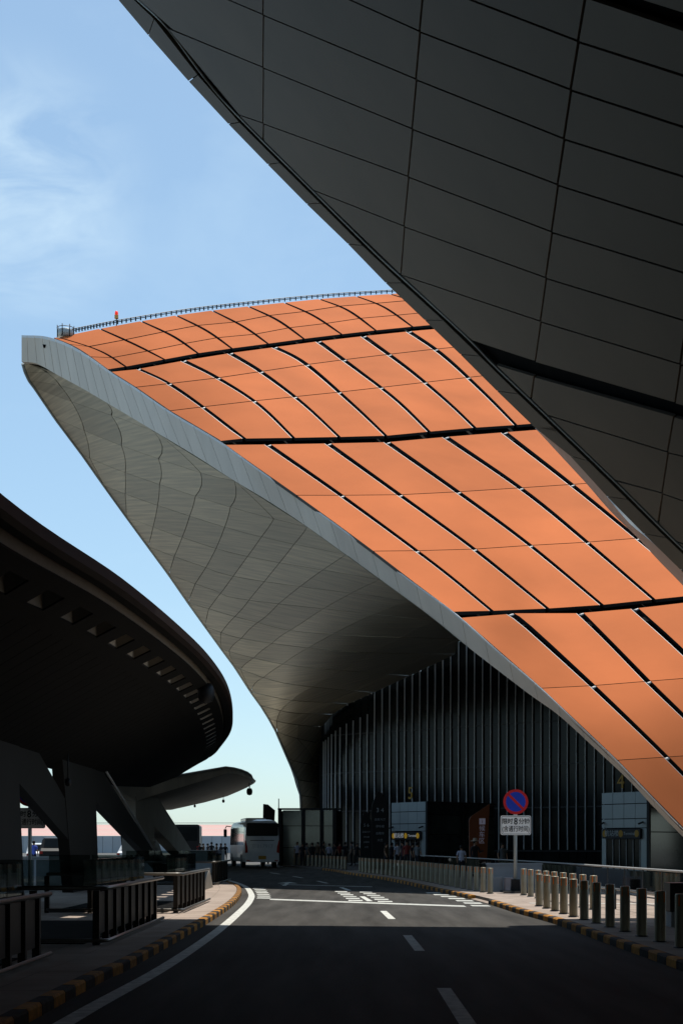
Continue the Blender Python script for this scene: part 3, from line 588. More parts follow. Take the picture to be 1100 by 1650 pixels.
def clip(poly, a, b):   # keep the part of poly on the near side of line a->b
    d = b - a; nrm = np.array([d[1], -d[0]]);
    if nrm[1] > 0: nrm = -nrm
    out_ = []
    for i in range(len(poly)):
        p, q = poly[i], poly[(i + 1) % len(poly)]; sp_, sq = (p - a) @ nrm, (q - a) @ nrm
        if sp_ >= 0: out_.append(p)
        if sp_ * sq < 0: out_.append(p + (q - p) * sp_ / (sp_ - sq))
    return out_
def bpanel(name, poly, m, off=0.0, thick=0.07, parent=over):
    n = len(poly); T = bS(poly, off); Bt = bS(poly, off - thick)
    return MB().add(list(T) + list(Bt), [tuple(range(n)), tuple(range(2 * n - 1, n - 1, -1))] + [(i, (i + 1) % n, n + (i + 1) % n, n + i) for i in range(n)]).build(name, m, parent)
def shrink(poly, e):
    n = len(poly); out_ = []
    A = sum(poly[i][0] * poly[(i + 1) % n][1] - poly[(i + 1) % n][0] * poly[i][1] for i in range(n)); sg = 1 if A > 0 else -1
    for i in range(n):
        p0, p1, p2 = poly[i - 1], poly[i], poly[(i + 1) % n]; d1 = p1 - p0; d2 = p2 - p1
        l1, l2 = np.linalg.norm(d1), np.linalg.norm(d2)
        if l1 < 1e-4 or l2 < 1e-4: out_.append(p1); continue
        n1 = np.array([-d1[1], d1[0]]) / l1 * sg; n2 = np.array([-d2[1], d2[0]]) / l2 * sg
        k = 1 + n1 @ n2; out_.append(p1 + (n1 + n2) / max(k, 0.35) * e)
    return out_
for i in range(len(lines) - 1):
    if i in gapafter: continue
    for j in range(len(Bl) - 1):
        cs = [(lines[i], Bl[j]), (lines[i], Bl[j + 1]), (lines[i + 1], Bl[j + 1]), (lines[i + 1], Bl[j])]; poly = []
        for a_, b_ in cs:
            s = cross(a_, b_)
            if s is None: poly = None; break
            poly.append(at(a_, s))
        if poly is None: continue
        # the side edges follow the traced lines
        xs = [p[0] for p in poly]; x0, x1 = min(xs), max(xs)
        for xa, xb in ((x0, x1),):
            for k in range(4):
                u0 = xa + (xb - xa) * k / 4; u1 = xa + (xb - xa) * (k + 1) / 4
            a_ = np.array([x0, xo(GR, x0)]); b_ = np.array([x1, xo(GR, x1)])
            # refine: use the crossing span only
            poly2 = clip(poly, a_, b_)
            if len(poly2) >= 3:
                px_ = [p[0] for p in poly2 if abs(p[1] - xo(GR, p[0])) < 0.6]
                if len(px_) >= 2 and max(px_) - min(px_) > 0.05:
                    a_ = np.array([min(px_), xo(GR, min(px_))]); b_ = np.array([max(px_), xo(GR, max(px_))]); poly2 = clip(poly, a_, b_)
        if len(poly2) < 3: continue
        poly2 = [p for k, p in enumerate(poly2) if np.linalg.norm(p - poly2[k - 1]) > 0.02]
        if len(poly2) < 3: continue
        cy = sum(p[1] for p in poly2) / len(poly2)
        if cy < 6: continue
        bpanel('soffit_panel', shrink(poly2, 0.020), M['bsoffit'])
# edge strip panels between silhouette and groove
so_ = [(191, 0), (239, 57), (304, 131), (368, 200), (431, 265), (494, 329), (560, 393), (621, 456), (684, 516), (741, 571), (800, 630), (861, 689), (918, 735), (977, 800), (1036, 860), (1095, 918)]
for k in range(-3, len(so_)):
    def edge_pt(k):
        if k < 0: return toB(191, 0) + (toB(191, 0) - toB(239, 57)) * (-k * 1.1)
        if k >= len(so_): return toB(1100, 922) + np.array([3.5, -1.6])
        return toB(*so_[k])
    a_, b_ = edge_pt(k), edge_pt(k + 1)
    sh = np.array([0.42, -0.36])
    g0 = np.array([a_[0] + 0.35, 0]); g0[1] = xo(GL, g0[0]); g1 = np.array([b_[0] + 0.35, 0]); g1[1] = xo(GL, g1[0])
    if k >= len(so_) - 5: g0[0] -= 0.1; g1[0] -= 0.1; g0[1] = xo(GL, g0[0]); g1[1] = xo(GL, g1[0])
    if a_[1] - g0[1] < 0.02 or b_[1] - g1[1] < 0.02: pass
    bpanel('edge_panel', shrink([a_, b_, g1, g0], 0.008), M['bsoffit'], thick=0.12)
gm = [(a + b) / 2 for a, b in zip(GL, GR)]
MB().tube([tuple(v) for v in bS(gm, -0.05)], 0.045, 5).build('groove_rail', M['lightpanel'], over)
# pale outer lip of the edge
so2 = spline([(861, 690), (871, 700), (906, 738), (944, 779), (982, 823), (1027, 867), (1060, 903), (1100, 944), (1180, 1030)], 30); si2 = spline([(861, 690), (876, 701), (905, 722), (935, 748), (976, 799), (1013, 843), (1049, 873), (1100, 922), (1180, 1003)], 30)
lipo = [P(p[0], p[1], toB(*p)[1] + 0.55 + (i / 30)) for i, p in enumerate(so2)]; lipi = [P(p[0], p[1], toB(*p)[1]) for p in si2]; n = min(len(lipo), len(lipi))
lipb = [v + Vector((0.25, 0.2, 0.3)) for v in lipo]
MB().add(lipi[:n] + lipo[:n] + lipb[:n], [(i, i + 1, n + i + 1, n + i) for i in range(n - 1)] + [(n + i, n + i + 1, 2 * n + i + 1, 2 * n + i) for i in range(n - 1)]).build('outer_lip', M['bedge'], over)
# roof slab above the soffit, with unseen left and rear extensions added to cut ambient light
xs = np.linspace(-46, 13.2, 110)
def edge_y(x): return xo(SI, x) - 0.03 if x > SI[0][0] else SI[0][1] + (SI[0][0] - x) * 0.0
sp = MB(); n = len(xs); T = [tuple(v) for v in bS([(x, edge_y(x)) for x in xs], -0.13)] + [tuple(v) for v in bS([(x, -170.0) for x in xs], -0.13)]
U = [tuple(v) for v in bS([(x, edge_y(x)) for x in xs], -0.6)] + [tuple(v) for v in bS([(x, -170.0) for x in xs], -0.6)]
sp.add(T + U, [(i, i + 1, n + i + 1, n + i) for i in range(n - 1)] + [(2 * n + i, 3 * n + i, 3 * n + i + 1, 2 * n + i + 1) for i in range(n - 1)] + [(i, 2 * n + i, 2 * n + i + 1, i + 1) for i in range(n - 1)])
sp.build('roof_slab_and_blocker', M['void'], over)
sh_ = MB(); sh_.add([tuple(v) for v in bS([(x_, y_) for y_ in (5.9, -169) for x_ in np.linspace(-45.8, 13, 50)], -0.05)], [(i, i + 1, 51 + i, 50 + i) for i in range(49)]); sh_.build('rear_soffit_blocker', M['bsoffit'], over)  # unseen rear run, lengthened to keep sky light out
MB().add([tuple(v) for v in bS([(x_, y_) for y_ in (5.95, 30) for x_ in np.linspace(-45.8, -16, 24)], -0.05)], [(i, i + 1, 25 + i, 24 + i) for i in range(23)]).build('side_light_blocker', M['bsoffit'], over)  # unseen left flank, added to block light from that side
#PART3
# ================================================================== GLASS WALL UNDER THE WING
gw_ = thing('glass_wall', 'tall dark curved glass wall with slim silver vertical fins under the roof wing', 'glass wall')
path = [np.array(p, float) for p in spline([(-2.0, 142), (-1.95, 138), (-1.5, 135), (-0.2, 132.4), (2.7, 129.6), (6.5, 126.4), (23.0, 111.6), (34, 101.7), (48, 89)], 160)]
cum = [0.0]
for i in range(1, len(path)): cum.append(cum[-1] + np.linalg.norm(path[i] - path[i - 1]))
def wp(s):
    i = min(max(0, np.searchsorted(cum, s) - 1), len(path) - 2); t = (s - cum[i]) / max(1e-6, cum[i + 1] - cum[i]); return path[i] + (path[i + 1] - path[i]) * t
topz_c = spline([(516, 1198), (516.5, 1173), (527, 1161), (551, 1140), (596, 1118), (654, 1091), (707, 1067), (754, 1043)], 40)
def wtop(p):
    px = CX + F * p[0] / p[1]
    if px > 754: return 17.6 + 0.3 + 0.0 * px - max(0, (px - 860)) * 0.012
    y = np.interp(px, [q[0] for q in topz_c], [q[1] for q in topz_c]); return EH + (HY - y) / F * p[1] + 0.10 + max(0, px - 690) * 0.02
s = 0.6; k = 0; fins = []; levels = [0.0, 1.15, 4.6, 8.0, 11.4, 14.8, 30]
while s < cum[-1] - 14:
    st = 0.50 if s < 5.5 else (0.66 if s < 10 else 0.82)
    a, b = wp(s), wp(s + st); dv = (b - a) / np.linalg.norm(b - a); nv = np.array([dv[1], -dv[0]])
    if nv @ a > 0: nv = -nv
    zt0, zt1 = wtop(a), wtop(b)
    a_, b_ = a + dv * 0.035, b - dv * 0.035
    for j in range(len(levels) - 1):
        z0, z1 = levels[j] + 0.02, levels[j + 1] - 0.02
        y0, y1 = min(z1, zt0), min(z1, zt1)
        if max(y0, y1) <= z0 + 0.05: continue
        y0, y1 = max(y0, z0 + 0.01), max(y1, z0 + 0.01)
        tl = random.uniform(-0.004, 0.004); p = [a_ + nv * tl, b_ - nv * tl]; q = [u - nv * 0.04 for u in p]
        MB().add([(*p[0], z0), (*p[1], z0), (*p[1], y1), (*p[0], y0), (*q[0], z0), (*q[1], z0), (*q[1], y1), (*q[0], y0)],
                 [(0, 1, 2, 3), (7, 6, 5, 4), (0, 4, 5, 1), (3, 2, 6, 7), (0, 3, 7, 4), (1, 5, 6, 2)]).build('glass_pane', M['glass'], gw_)
    zf = 1.25 if s > 8 else 2.0
    if s > 6.5 and True:
        f0, f1 = a + nv * 0.05, a + nv * 0.16
        MB().obox(f0, f1, 0.06, zf, zt0 - 0.15 if s > 14 else zt0 - 1.8).build('fin', M['fin'], gw_)
    else: MB().obox(a - nv * 0.02, a + nv * 0.12, 0.06, 0, zt0 - 0.05).build('mullion', M['frame'], gw_)
    s += st; k += 1
tr = MB()
for z in levels[1:5]:
    pts = [wp(q) for q in np.arange(0.2, cum[-1], 1.2)]
    pts = [p for p in pts if wtop(p) > z]
    for a, b in zip(pts[:-1], pts[1:]): tr.obox(a, b, 0.14, z - 0.05, z + 0.05)
tr.build('transom', M['frame'], gw_)
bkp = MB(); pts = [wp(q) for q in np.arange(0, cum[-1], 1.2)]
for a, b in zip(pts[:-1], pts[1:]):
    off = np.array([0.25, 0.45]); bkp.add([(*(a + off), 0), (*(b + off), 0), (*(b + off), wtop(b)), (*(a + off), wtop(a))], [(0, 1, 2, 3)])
bkp.build('interior_dark_sheet', M['void'], gw_)  # black sheet standing in for the unlit interior
# ================================================================== ENTRANCE PORCHES
def porch(label, A, Bc, Cc, H, num, numx, doors=True, bright=True):
    """A left corner, Bc near corner, Cc right corner (plan); A-Bc carries the door."""
    t = thing('entrance_porch', label, 'entrance', (Bc[0], Bc[1], 0), group='entrance porches along the glass wall'); o = np.array(Bc)
    a = np.array(A) - o; c = np.array(Cc) - o; b = np.zeros(2); u = a / np.linalg.norm(a); W_ = np.linalg.norm(a)
    fn = np.array([-u[1], u[0]]);
    if fn @ o > 0: fn = -fn
    def fq(s0, s1, z0, z1, d0, d1, nm, m):
        p = [u * s0 + fn * d0, u * s1 + fn * d0, u * s1 + fn * d1, u * s0 + fn * d1]
        return MB().add([(*q, z0) for q in p] + [(*q, z1) for q in p], [(0, 3, 2, 1), (4, 5, 6, 7), (0, 1, 5, 4), (1, 2, 6, 5), (2, 3, 7, 6), (3, 0, 4, 7)]).build(nm, m, t)
    # body
    back = a + c
    MB().prism([tuple(b + (a + c) * 0.01), tuple(c * 0.99 + a * 0.02), tuple(back * 0.98), tuple(a * 0.98 + c * 0.02)], 'z', 0, H - 0.05).build('core', M['void'], t)
    # roof slab and grey panels on the door front
    e = 0.012
    for (z0, z1) in ((3.85, H), (3.05, 3.83), (2.55, 3.03)):
        for i in range(4):
            fq(W_ * i / 4 + e, W_ * (i + 1) / 4 - e, z0 + e, z1 - e, 0.0, 0.06, 'cladding_panel', M['lightpanel'])
    fq(0.02, W_ * 0.13, 0.02, 2.52, 0, 0.06, 'cladding_panel', M['lightpanel']); fq(W_ * 0.90, W_ - 0.02, 0.02, 2.52, 0, 0.06, 'cladding_panel', M['lightpanel'])
    sg = fq(W_ * 0.10, W_ * 0.94, 1.98, 2.5, 0.07, 0.22, 'sign_box', M['frame'])
    rz = math.atan2(-u[1], -u[0])
    def on_face(s, z, d): q = u * s + fn * d; return (q[0], q[1], z)
    ly = M['lityel'] if bright else M['yellow']; lw = M['litwhite'] if bright else M['lightpanel']
    for s_ in (0.17, 0.52, 0.88):
        q = on_face(W_ * s_, 2.24, 0.235); d_ = MB(); d_.add([(q[0] - u[0] * 0.17 * math.cos(g_), q[1] - u[1] * 0.17 * math.cos(g_), q[2] + 0.19 * math.sin(g_)) for g_ in np.linspace(0, 2 * math.pi, 16, endpoint=False)], [tuple(range(16))]); d_.build('sign_disc', ly, t)
    text('sign_text', '航站楼', 0.36, lw, t, on_face(W_ * 0.72, 2.24, 0.24), rz); text('sign_text', 'Terminal', 0.24, lw, t, on_face(W_ * 0.33, 2.24, 0.24), rz)
    for i in range(5):
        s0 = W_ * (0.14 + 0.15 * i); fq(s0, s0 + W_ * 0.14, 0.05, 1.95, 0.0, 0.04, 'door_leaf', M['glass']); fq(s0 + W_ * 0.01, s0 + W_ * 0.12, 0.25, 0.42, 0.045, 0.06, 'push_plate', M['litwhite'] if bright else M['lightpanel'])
        fq(s0 - 0.02, s0 + 0.02, 0.05, 1.95, 0.05, 0.09, 'door_frame', M['silver'])
    for s_, sg_ in ((0.95, 1), (0.08, -1)):
        q = Vector(on_face(W_ * s_, 2.85, 0.06)); q2 = Vector(on_face(W_ * s_, 2.75, 0.4)); MB().tube([q, q2], 0.05, 6).build('wall_camera', M['frame'], t)
    text('gate_number', num, 1.15, M['yellow'], t, (u[0] * W_ * numx + fn[0] * 0.1, u[1] * W_ * numx + fn[1] * 0.1, H + 0.55), rz, thick=0.06)
    # glass flank
    v = c / np.linalg.norm(c); L = np.linalg.norm(c); vn = np.array([v[1], -v[0]])
    if vn @ o > 0: vn = -vn
    nb = max(2, int(round(L / 3.2)))
    for i in range(nb):
        for (z0, z1) in ((0.05, 2.3), (2.35, 3.6), (3.65, H - 0.12)):
            p0, p1 = v * (L * i / nb + 0.12), v * (L * (i + 1) / nb - 0.12); q = [p0 + vn * 0.02, p1 + vn * 0.02, p1 + vn * 0.06, p0 + vn * 0.06]
            MB().add([(*w_, z0) for w_ in q] + [(*w_, z1) for w_ in q], [(0, 3, 2, 1), (4, 5, 6, 7), (0, 1, 5, 4), (1, 2, 6, 5), (2, 3, 7, 6), (3, 0, 4, 7)]).build('flank_glass', M['glassg'], t)
        p0 = v * (L * i / nb); MB().obox(p0 + vn * 0.0, p0 + vn * 0.14, 0.2, 0, H - 0.02).build('flank_post', M['frame'], t)
    MB().obox(v * 0 + vn * 0.02, v * L + vn * 0.02, 0.2, H - 0.12, H + 0.02).build('flank_beam', M['frame'], t)
    return t
M['glassg'] = mat('green_glass', (0.028, 0.040, 0.040), 0.10, 0, 0.5, 0.5, spec=0.7)
porch('grey panelled entrance porch under the yellow number 5, its lit yellow sign over the doors', (3.42, 100.6), (5.55, 97.6), (10.6, 103.4), 4.48, '5', 0.42)
porch('grey panelled entrance porch under the yellow number 4, partly behind the white roof edge', (14.26, 81.5), (16.15, 78.7), (21.5, 84.5), 4.48, '4', 0.55, bright=False)
gb = thing('glass_porch', 'glass entrance box with dark posts just right of the white coach', 'entrance', (-4.9, 117, 0))
gx = [-0.0, 1.85, 3.3, 4.3]
MB().box(0.05, 4.9, 0.35, 6, 0, 4.3).build('core', M['void'], gb)
for i in range(3):
    for z0, z1 in ((0.05, 1.4), (1.45, 3.1), (3.15, 4.35)):
        MB().box(gx[i] + (0.3 if i == 0 else 0.22), gx[i + 1] - 0.1, 0.1, 0.15, z0, z1).build('glass_pane', M['glassb'] if 'glassb' in M else M['glassg'], gb)
for x in gx: MB().box(x - 0.08, x + 0.2, 0.0, 0.3, 0, 4.4).build('post', M['frame'], gb)
MB().box(-0.1, 4.9, -0.02, 0.32, 4.38, 4.52).build('roof_beam', M['frame'], gb)
# ================================================================== LEFT CANOPIES
M['reveal'] = mat('pale_reveal', (0.22, 0.19, 0.15), 0.6, 0, 0.1)
can = thing('dark_canopy', 'low dark curved canopy with brown rim and row of square openings over the left island', 'canopy')
rimX = curve1([(-12, -9.0), (-6, -6.9), (2, -5.8), (12, -5.45), (22.8, -5.2), (30, -4.42), (37, -3.95), (43, -3.75), (50, -3.82), (59, -4.3), (68, -5.05), (78, -6.3), (86, -7.45), (92, -8.95)])
CXX = -9.0
def zc(y): return float(np.interp(y, [-12, 0, 10, 60, 70, 82, 92], [6.5, 5.0, 4.0, 4.0, 4.35, 5.4, 6.6]))
def under(y, d):   # height of the underside, d inward from the rim
    hw = max(0.05, rimX(y) - CXX); f = min(1, max(0, d) / hw); return 6.72 - (6.72 - zc(y)) * (f ** 1.12)
def cpt(y, d, s=1): x = max(rimX(y) - d, CXX); return (x if s > 0 else 2 * CXX - x, y, under(y, d))
yy = list(np.arange(-12, 92.01, 1.0))
for s in (1, -1):
    rimv = []
    prof = [(0.16, 7.08), (0.0, 7.02), (0.0, 6.80), (0.10, 6.72), (0.34, 6.74), (0.40, 6.80), (0.46, 6.62)]
    mb = MB(); n = len(prof); vv = []
    ys2 = sorted(set(list(np.arange(-12, 84, 1.0)) + list(np.arange(84, 92.01, 0.5))))
    for y in ys2:
        for d_, z in prof:
            x = max(rimX(y) - d_, CXX); vv.append((x if s > 0 else 2 * CXX - x, y, z))
    mb.add(vv, [(i * n + j, i * n + j + 1, (i + 1) * n + j + 1, (i + 1) * n + j) for i in range(len(ys2) - 1) for j in range(n - 1)])
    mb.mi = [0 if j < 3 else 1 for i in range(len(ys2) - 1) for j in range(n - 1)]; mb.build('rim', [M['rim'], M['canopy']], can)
    # openings: crossbars and two stringers
    hp = 2.03; hb = MB(); y = -6.0
    while y < 88:
        for (d0, d1, y0, y1) in ((0.42, 1.45, y, y + 1.02),):
            for ya in (y0, y0 + 0.51):
                A_ = [cpt(ya, d0, s), cpt(ya, d1, s), cpt(ya + 0.51, d1, s), cpt(ya + 0.51, d0, s)]
                hb.add([(a_[0], a_[1], a_[2]) for a_ in A_] + [(a_[0], a_[1], a_[2] + 0.04) for a_ in A_], [(0, 1, 2, 3), (0, 3, 7, 4), (1, 5, 6, 2), (0, 4, 5, 1), (3, 2, 6, 7)], 0)
                hb.add([(a_[0], a_[1], a_[2] + 0.04) for a_ in A_] + [(a_[0], a_[1], a_[2] + 0.55) for a_ in A_], [(4, 7, 6, 5), (0, 3, 7, 4), (1, 5, 6, 2), (0, 4, 5, 1), (3, 2, 6, 7)], 1)
        y += hp
    for (d0, d1) in ((0.40, 0.70), (1.13, 1.5)):
        for y in np.arange(-10, 90, 1.0):
            A_ = [cpt(y, d0, s), cpt(y, d1, s), cpt(y + 1, d1, s), cpt(y + 1, d0, s)]
            hb.add([(a_[0], a_[1], a_[2] - 0.01) for a_ in A_] + [(a_[0], a_[1], a_[2] + 0.04) for a_ in A_], [(0, 1, 2, 3), (0, 3, 7, 4), (1, 5, 6, 2)], 0)
            hb.add([(a_[0], a_[1], a_[2] + 0.03) for a_ in A_] + [(a_[0], a_[1], a_[2] + 0.40) for a_ in A_], [(4, 7, 6, 5), (0, 3, 7, 4), (1, 5, 6, 2)], 1)
    hb.build('opening_frame', [M['canopy'], M['reveal']], can)
    st = 0.8; y = -8.0; q = 0
    while y < 90.5:
        wd = st - 0.03; gr = MB(); dd = [1.45, 2.0, 2.6, 3.3, 4.0, 4.7, 5.4]
        va = [cpt(y, d_, s) for d_ in dd]; vb = [cpt(y + wd, d_, s) for d_ in dd]; n = len(dd)
        gr.add(va + vb + [(x, y_, z + 0.06) for x, y_, z in va] + [(x, y_, z + 0.06) for x, y_, z in vb], [(i, i + 1, n + i + 1, n + i) for i in range(n - 1)] + [(i, 2 * n + i, 2 * n + i + 1, i + 1) for i in range(n - 1)] + [(n + i, n + i + 1, 3 * n + i + 1, 3 * n + i) for i in range(n - 1)])
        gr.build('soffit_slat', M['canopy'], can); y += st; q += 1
rf = MB(); n = len(yy)
for s in (1, -1):
    dd = [1.5, 2.2, 3.2, 4.4, 5.6]; vv = []
    for y in yy:
        for d_ in dd: x, y_, z = cpt(y, d_, s); vv.append((x, y, z + 0.16))
        for d_ in dd: x, y_, z = cpt(y, d_, s); vv.append((x, y, z + 0.10))
    m = 10; rf.add(vv, [(i * m + j, i * m + j + 1, (i + 1) * m + j + 1, (i + 1) * m + j) for i in range(n - 1) for j in (0, 1, 2, 3, 5, 6, 7, 8)])
rf.build('roof_deck', M['void'], can)
def leg(poly, x0, x1, m, parent, name='leg'): return MB().prism(poly, 'x', x0, x1).build(name, m, parent)
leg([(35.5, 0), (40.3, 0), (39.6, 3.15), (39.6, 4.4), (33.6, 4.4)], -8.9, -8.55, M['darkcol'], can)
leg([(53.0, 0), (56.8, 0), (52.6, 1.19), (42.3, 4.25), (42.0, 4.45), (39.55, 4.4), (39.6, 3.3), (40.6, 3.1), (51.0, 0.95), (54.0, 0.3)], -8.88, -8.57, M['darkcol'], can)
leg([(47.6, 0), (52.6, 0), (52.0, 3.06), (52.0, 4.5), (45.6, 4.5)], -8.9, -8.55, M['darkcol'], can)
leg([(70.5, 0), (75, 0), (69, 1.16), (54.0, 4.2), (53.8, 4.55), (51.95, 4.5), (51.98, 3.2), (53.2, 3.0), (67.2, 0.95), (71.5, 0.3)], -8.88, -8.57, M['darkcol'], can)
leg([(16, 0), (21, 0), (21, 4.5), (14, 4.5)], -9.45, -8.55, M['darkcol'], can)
MB().tube([(-8.50, 53.9, 4.3), (-8.50, 69.1, 1.12), (-8.5, 74.8, 0.1)], 0.05, 6).build('drain_pipe', M['silver'], can)
# far canopy
fc = thing('far_canopy', 'pale weathered canopy on slanting legs beyond the dark one, cameras hanging from it', 'canopy')
rimT = [P(158, 1270, 80), P(183, 1265, 83), P(225, 1262, 88), P(243, 1257.5, 91), P(300, 1248, 97), P(363, 1237, 104), P(376, 1238.5, 109), P(388, 1241.5, 113), P(398, 1245.5, 117), (P(404, 1250, 120)), P(406.5, 1256, 123)]
nr_ = len(rimT)
rimB = [P(150, 1282, 79), P(195, 1286, 84), P(219, 1291, 88), P(243, 1283, 91), P(300, 1266, 97), P(366, 1246, 104), P(378, 1247, 109), P(390, 1250, 113), P(399, 1254, 117), P(404, 1258, 120), P(406, 1262, 123)]
und = [P(150, 1290, 90), P(200, 1293, 95), P(225, 1298, 105), P(240, 1306, 118), P(276, 1305, 130), P(330, 1293, 135), P(366, 1283, 136), P(385, 1275, 134), P(398, 1269, 131), P(404, 1265, 128), P(406, 1263, 125)]
mid1 = [(a * 0.55 + b * 0.45) for a, b in zip(rimB, und)]
mb = MB(); n = nr_
mb.add(rimT + rimB, [(i, i + 1, n + i + 1, n + i) for i in range(n - 1)], 0)
mb.add(rimB + mid1 + und, [(i, i + 1, n + i + 1, n + i) for i in range(n - 1)] + [(n + i, n + i + 1, 2 * n + i + 1, 2 * n + i) for i in range(n - 1)], 1)
topb = [Vector((p.x - 0.1, q.y, max(p.z, 6.0))) for p, q in zip(rimT, und)]
mb.add(rimT + topb, [(i, i + 1, n + i + 1, n + i) for i in range(n - 1)], 0)
mb.add(topb + und, [(i, i + 1, n + i + 1, n + i) for i in range(n - 1)], 0)
mb.build('canopy_shell', [M['dgcan'], M['concrete']], fc)
lipt = [p + Vector((0.03, -0.05, 0.02)) for p in rimT]; MB().tube(lipt, 0.09, 6).build('edge_trim', M['silver'], fc)
leg([(88.2, 0), (97.5, 0), (96.2, 3.0), (96.4, 4.9), (87.6, 4.5)], -12.95, -12.1, M['concrete'], fc)
leg([(121.5, 0), (132, 0), (123, 0.83), (99.5, 4.6), (99, 5.0), (96.3, 4.9), (96.3, 2.9), (111.7, 1.0)], -12.93, -12.12, M['concrete'], fc)
leg([(100, 0), (104, 0), (101, 4.8), (97, 4.8)], -14.6, -13.8, M['darkcol'], fc)
leg([(112, 0), (118, 0), (104, 4.9), (100, 4.9)], -14.58, -13.82, M['darkcol'], fc)
def hang(px, py, Y, drop, r, label, up=0.5):
    p = P(px, py, Y); t = thing('hanging_camera', label, 'camera', tuple(p), group='cameras hanging under the canopies')
    MB().tube([(0, 0, r * 0.8), (0, 0, r + drop)], r * 0.22, 6).build('stem', M['frame'], t)
    MB().lathe([(0, r * 1.3), (r * 0.7, r * 1.2), (r, r * 0.5), (r, -r * 0.2), (r * 0.8, -r * 0.9), (0, -r * 1.2)], 14).build('housing', M['black'], t)
hang(402, 1276, 120, 0.5, 0.24, 'round camera dome hanging from the tip of the far pale canopy')
hang(360, 1291, 132, 0.4, 0.12, 'small camera hanging under the middle of the far pale canopy')
hang(314, 1299, 130, 0.3, 0.10, 'smallest camera under the far canopy, nearest its legs')
hang(332, 1118, 46, 0.9, 0.26, 'large dark camera dome hanging under the rounded end of the dark canopy')
hang(110, 1261, 40, 0.7, 0.09, 'small pale camera hanging beside the dark slanting column')
# ================================================================== ISLAND: STAIR BALUSTRADES
def balustrade(label, x1, y0, y1, x0, bright=False):
    t = thing('stair_balustrade', label, 'railing', (x1, y0, 0.12), group='stairwell balustrades on the left island'); L = y1 - y0; W_ = x1 - x0
    pm = M['slat']; z0, z1 = 0.16, 0.80
    n = max(3, int(round(L / 0.92)))
    for i in range(n + 1):
        y = L * i / n; MB().box(-0.16, -0.06, y - 0.05, y + 0.05, 0, 0.83).build('post', pm, t)
        if i < n: MB().box(-0.13, -0.10, y + 0.09, y + L / n - 0.13, z0, z1).build('panel', pm, t)
        if i < n: MB().box(-0.32, -0.305, y + 0.02, y + L / n - 0.02, 0.86, 1.30).build('glass_pane', M['rglass'], t)
    m = max(2, int(round(W_ / 1.0)))
    for i in range(1, m + 1):
        x = -0.11 - (W_ - 0.11) * i / m
        MB().box(x - 0.05, x + 0.05, -0.02, 0.08, 0, 0.83).build('post', pm, t)
        MB().box(x + 0.02, x + (W_ - 0.11) / m - 0.02, 0.15, 0.165, 0.86, 1.30).build('glass_pane', M['rglass'], t)
        if i % 2 == 0: MB().box(x + 0.10, x + (W_ - 0.11) / m - 0.15, 0.02, 0.05, z0, z1).build('panel', pm, t)
    for z, r, o_ in ((0.87, 0.035, 0.05), (0.07, 0.03, 0.06)):
        MB().tube([(-W_, -o_, z), (-0.10, -o_, z), (-0.02, -o_ + 0.02, z), (o_, 0.05, z), (o_, L + 0.1, z)], r, 8).build('tube_rail', M['steel'], t)
    MB().box(-W_, -0.34, 0.2, L, -0.1, 0.02).build('well_floor', M['void'], t)
    return t
balustrade('nearest dark stair balustrade at the left picture edge', -3.96, 12.0, 19.9, -9)
balustrade('long dark metal stair balustrade with glass above, second from the viewer', -3.62, 22.7, 29.7, -7.6)
balustrade('third stair balustrade, its far end reaching the sunlit paving', -3.60, 33.4, 40.0, -6.6)
balustrade('farthest bright-railed stair balustrade beside the rear of the coach', -4.75, 56.5, 63.0, -8.2)
wedge = tag(MB().prism([(49.0, 0.12), (53.5, 0.12), (53.3, 0.2), (52.2, 0.75), (51.9, 0.75)], 'x', -4.9, -4.6).build('concrete_wedge', M['concrete']), 'small sloping concrete wedge on sunlit paving behind the third balustrade', 'block')
pw = thing('parapet_wall', 'low dark grey parapet wall left of the white coach', 'wall', (-8.9, 88, 0))
MB().box(0, 2.0, 0, 0.3, 0, 1.25).build('wall_panel', M['barrier'], pw); MB().box(-0.04, 2.04, -0.05, 0.35, 1.26, 1.33).build('coping', M['silver'], pw)
pw2 = thing('low_wall', 'long low grey wall behind the slanting canopy columns at left', 'wall', (-24, 78, 0))
MB().box(0, 15, 0, 0.3, 0, 0.95).build('wall_panel', M['barrier'], pw2); MB().box(-0.04, 15.04, -0.05, 0.35, 0.96, 1.03).build('coping', M['silver'], pw2)
# ================================================================== FAR BUILDING
fb = thing('far_building', 'distant low terminal building with long pink roof above a pale ribbed wall', 'building', (-150, 300, 0))
for i in range(72):
    MB().box(i * 2.0, i * 2.0 + 1.94, 0, 1, 0, 3.4).build('wall_panel', M['farwall'], fb)
for k in range(3):
    MB().add([(0, k * 3.0, 3.45 + k * 0.8), (144, k * 3.0, 3.45 + k * 0.8), (144, k * 3.0 + 2.9, 4.2 + k * 0.8), (0, k * 3.0 + 2.9, 4.2 + k * 0.8)], [(0, 1, 2, 3)]).build('roof_band', M['pinkroof'], fb)
MB().tube([(0, 8.9, 6.15), (144, 8.9, 6.15)], 0.05, 5).build('ridge_rail', M['frame'], fb)
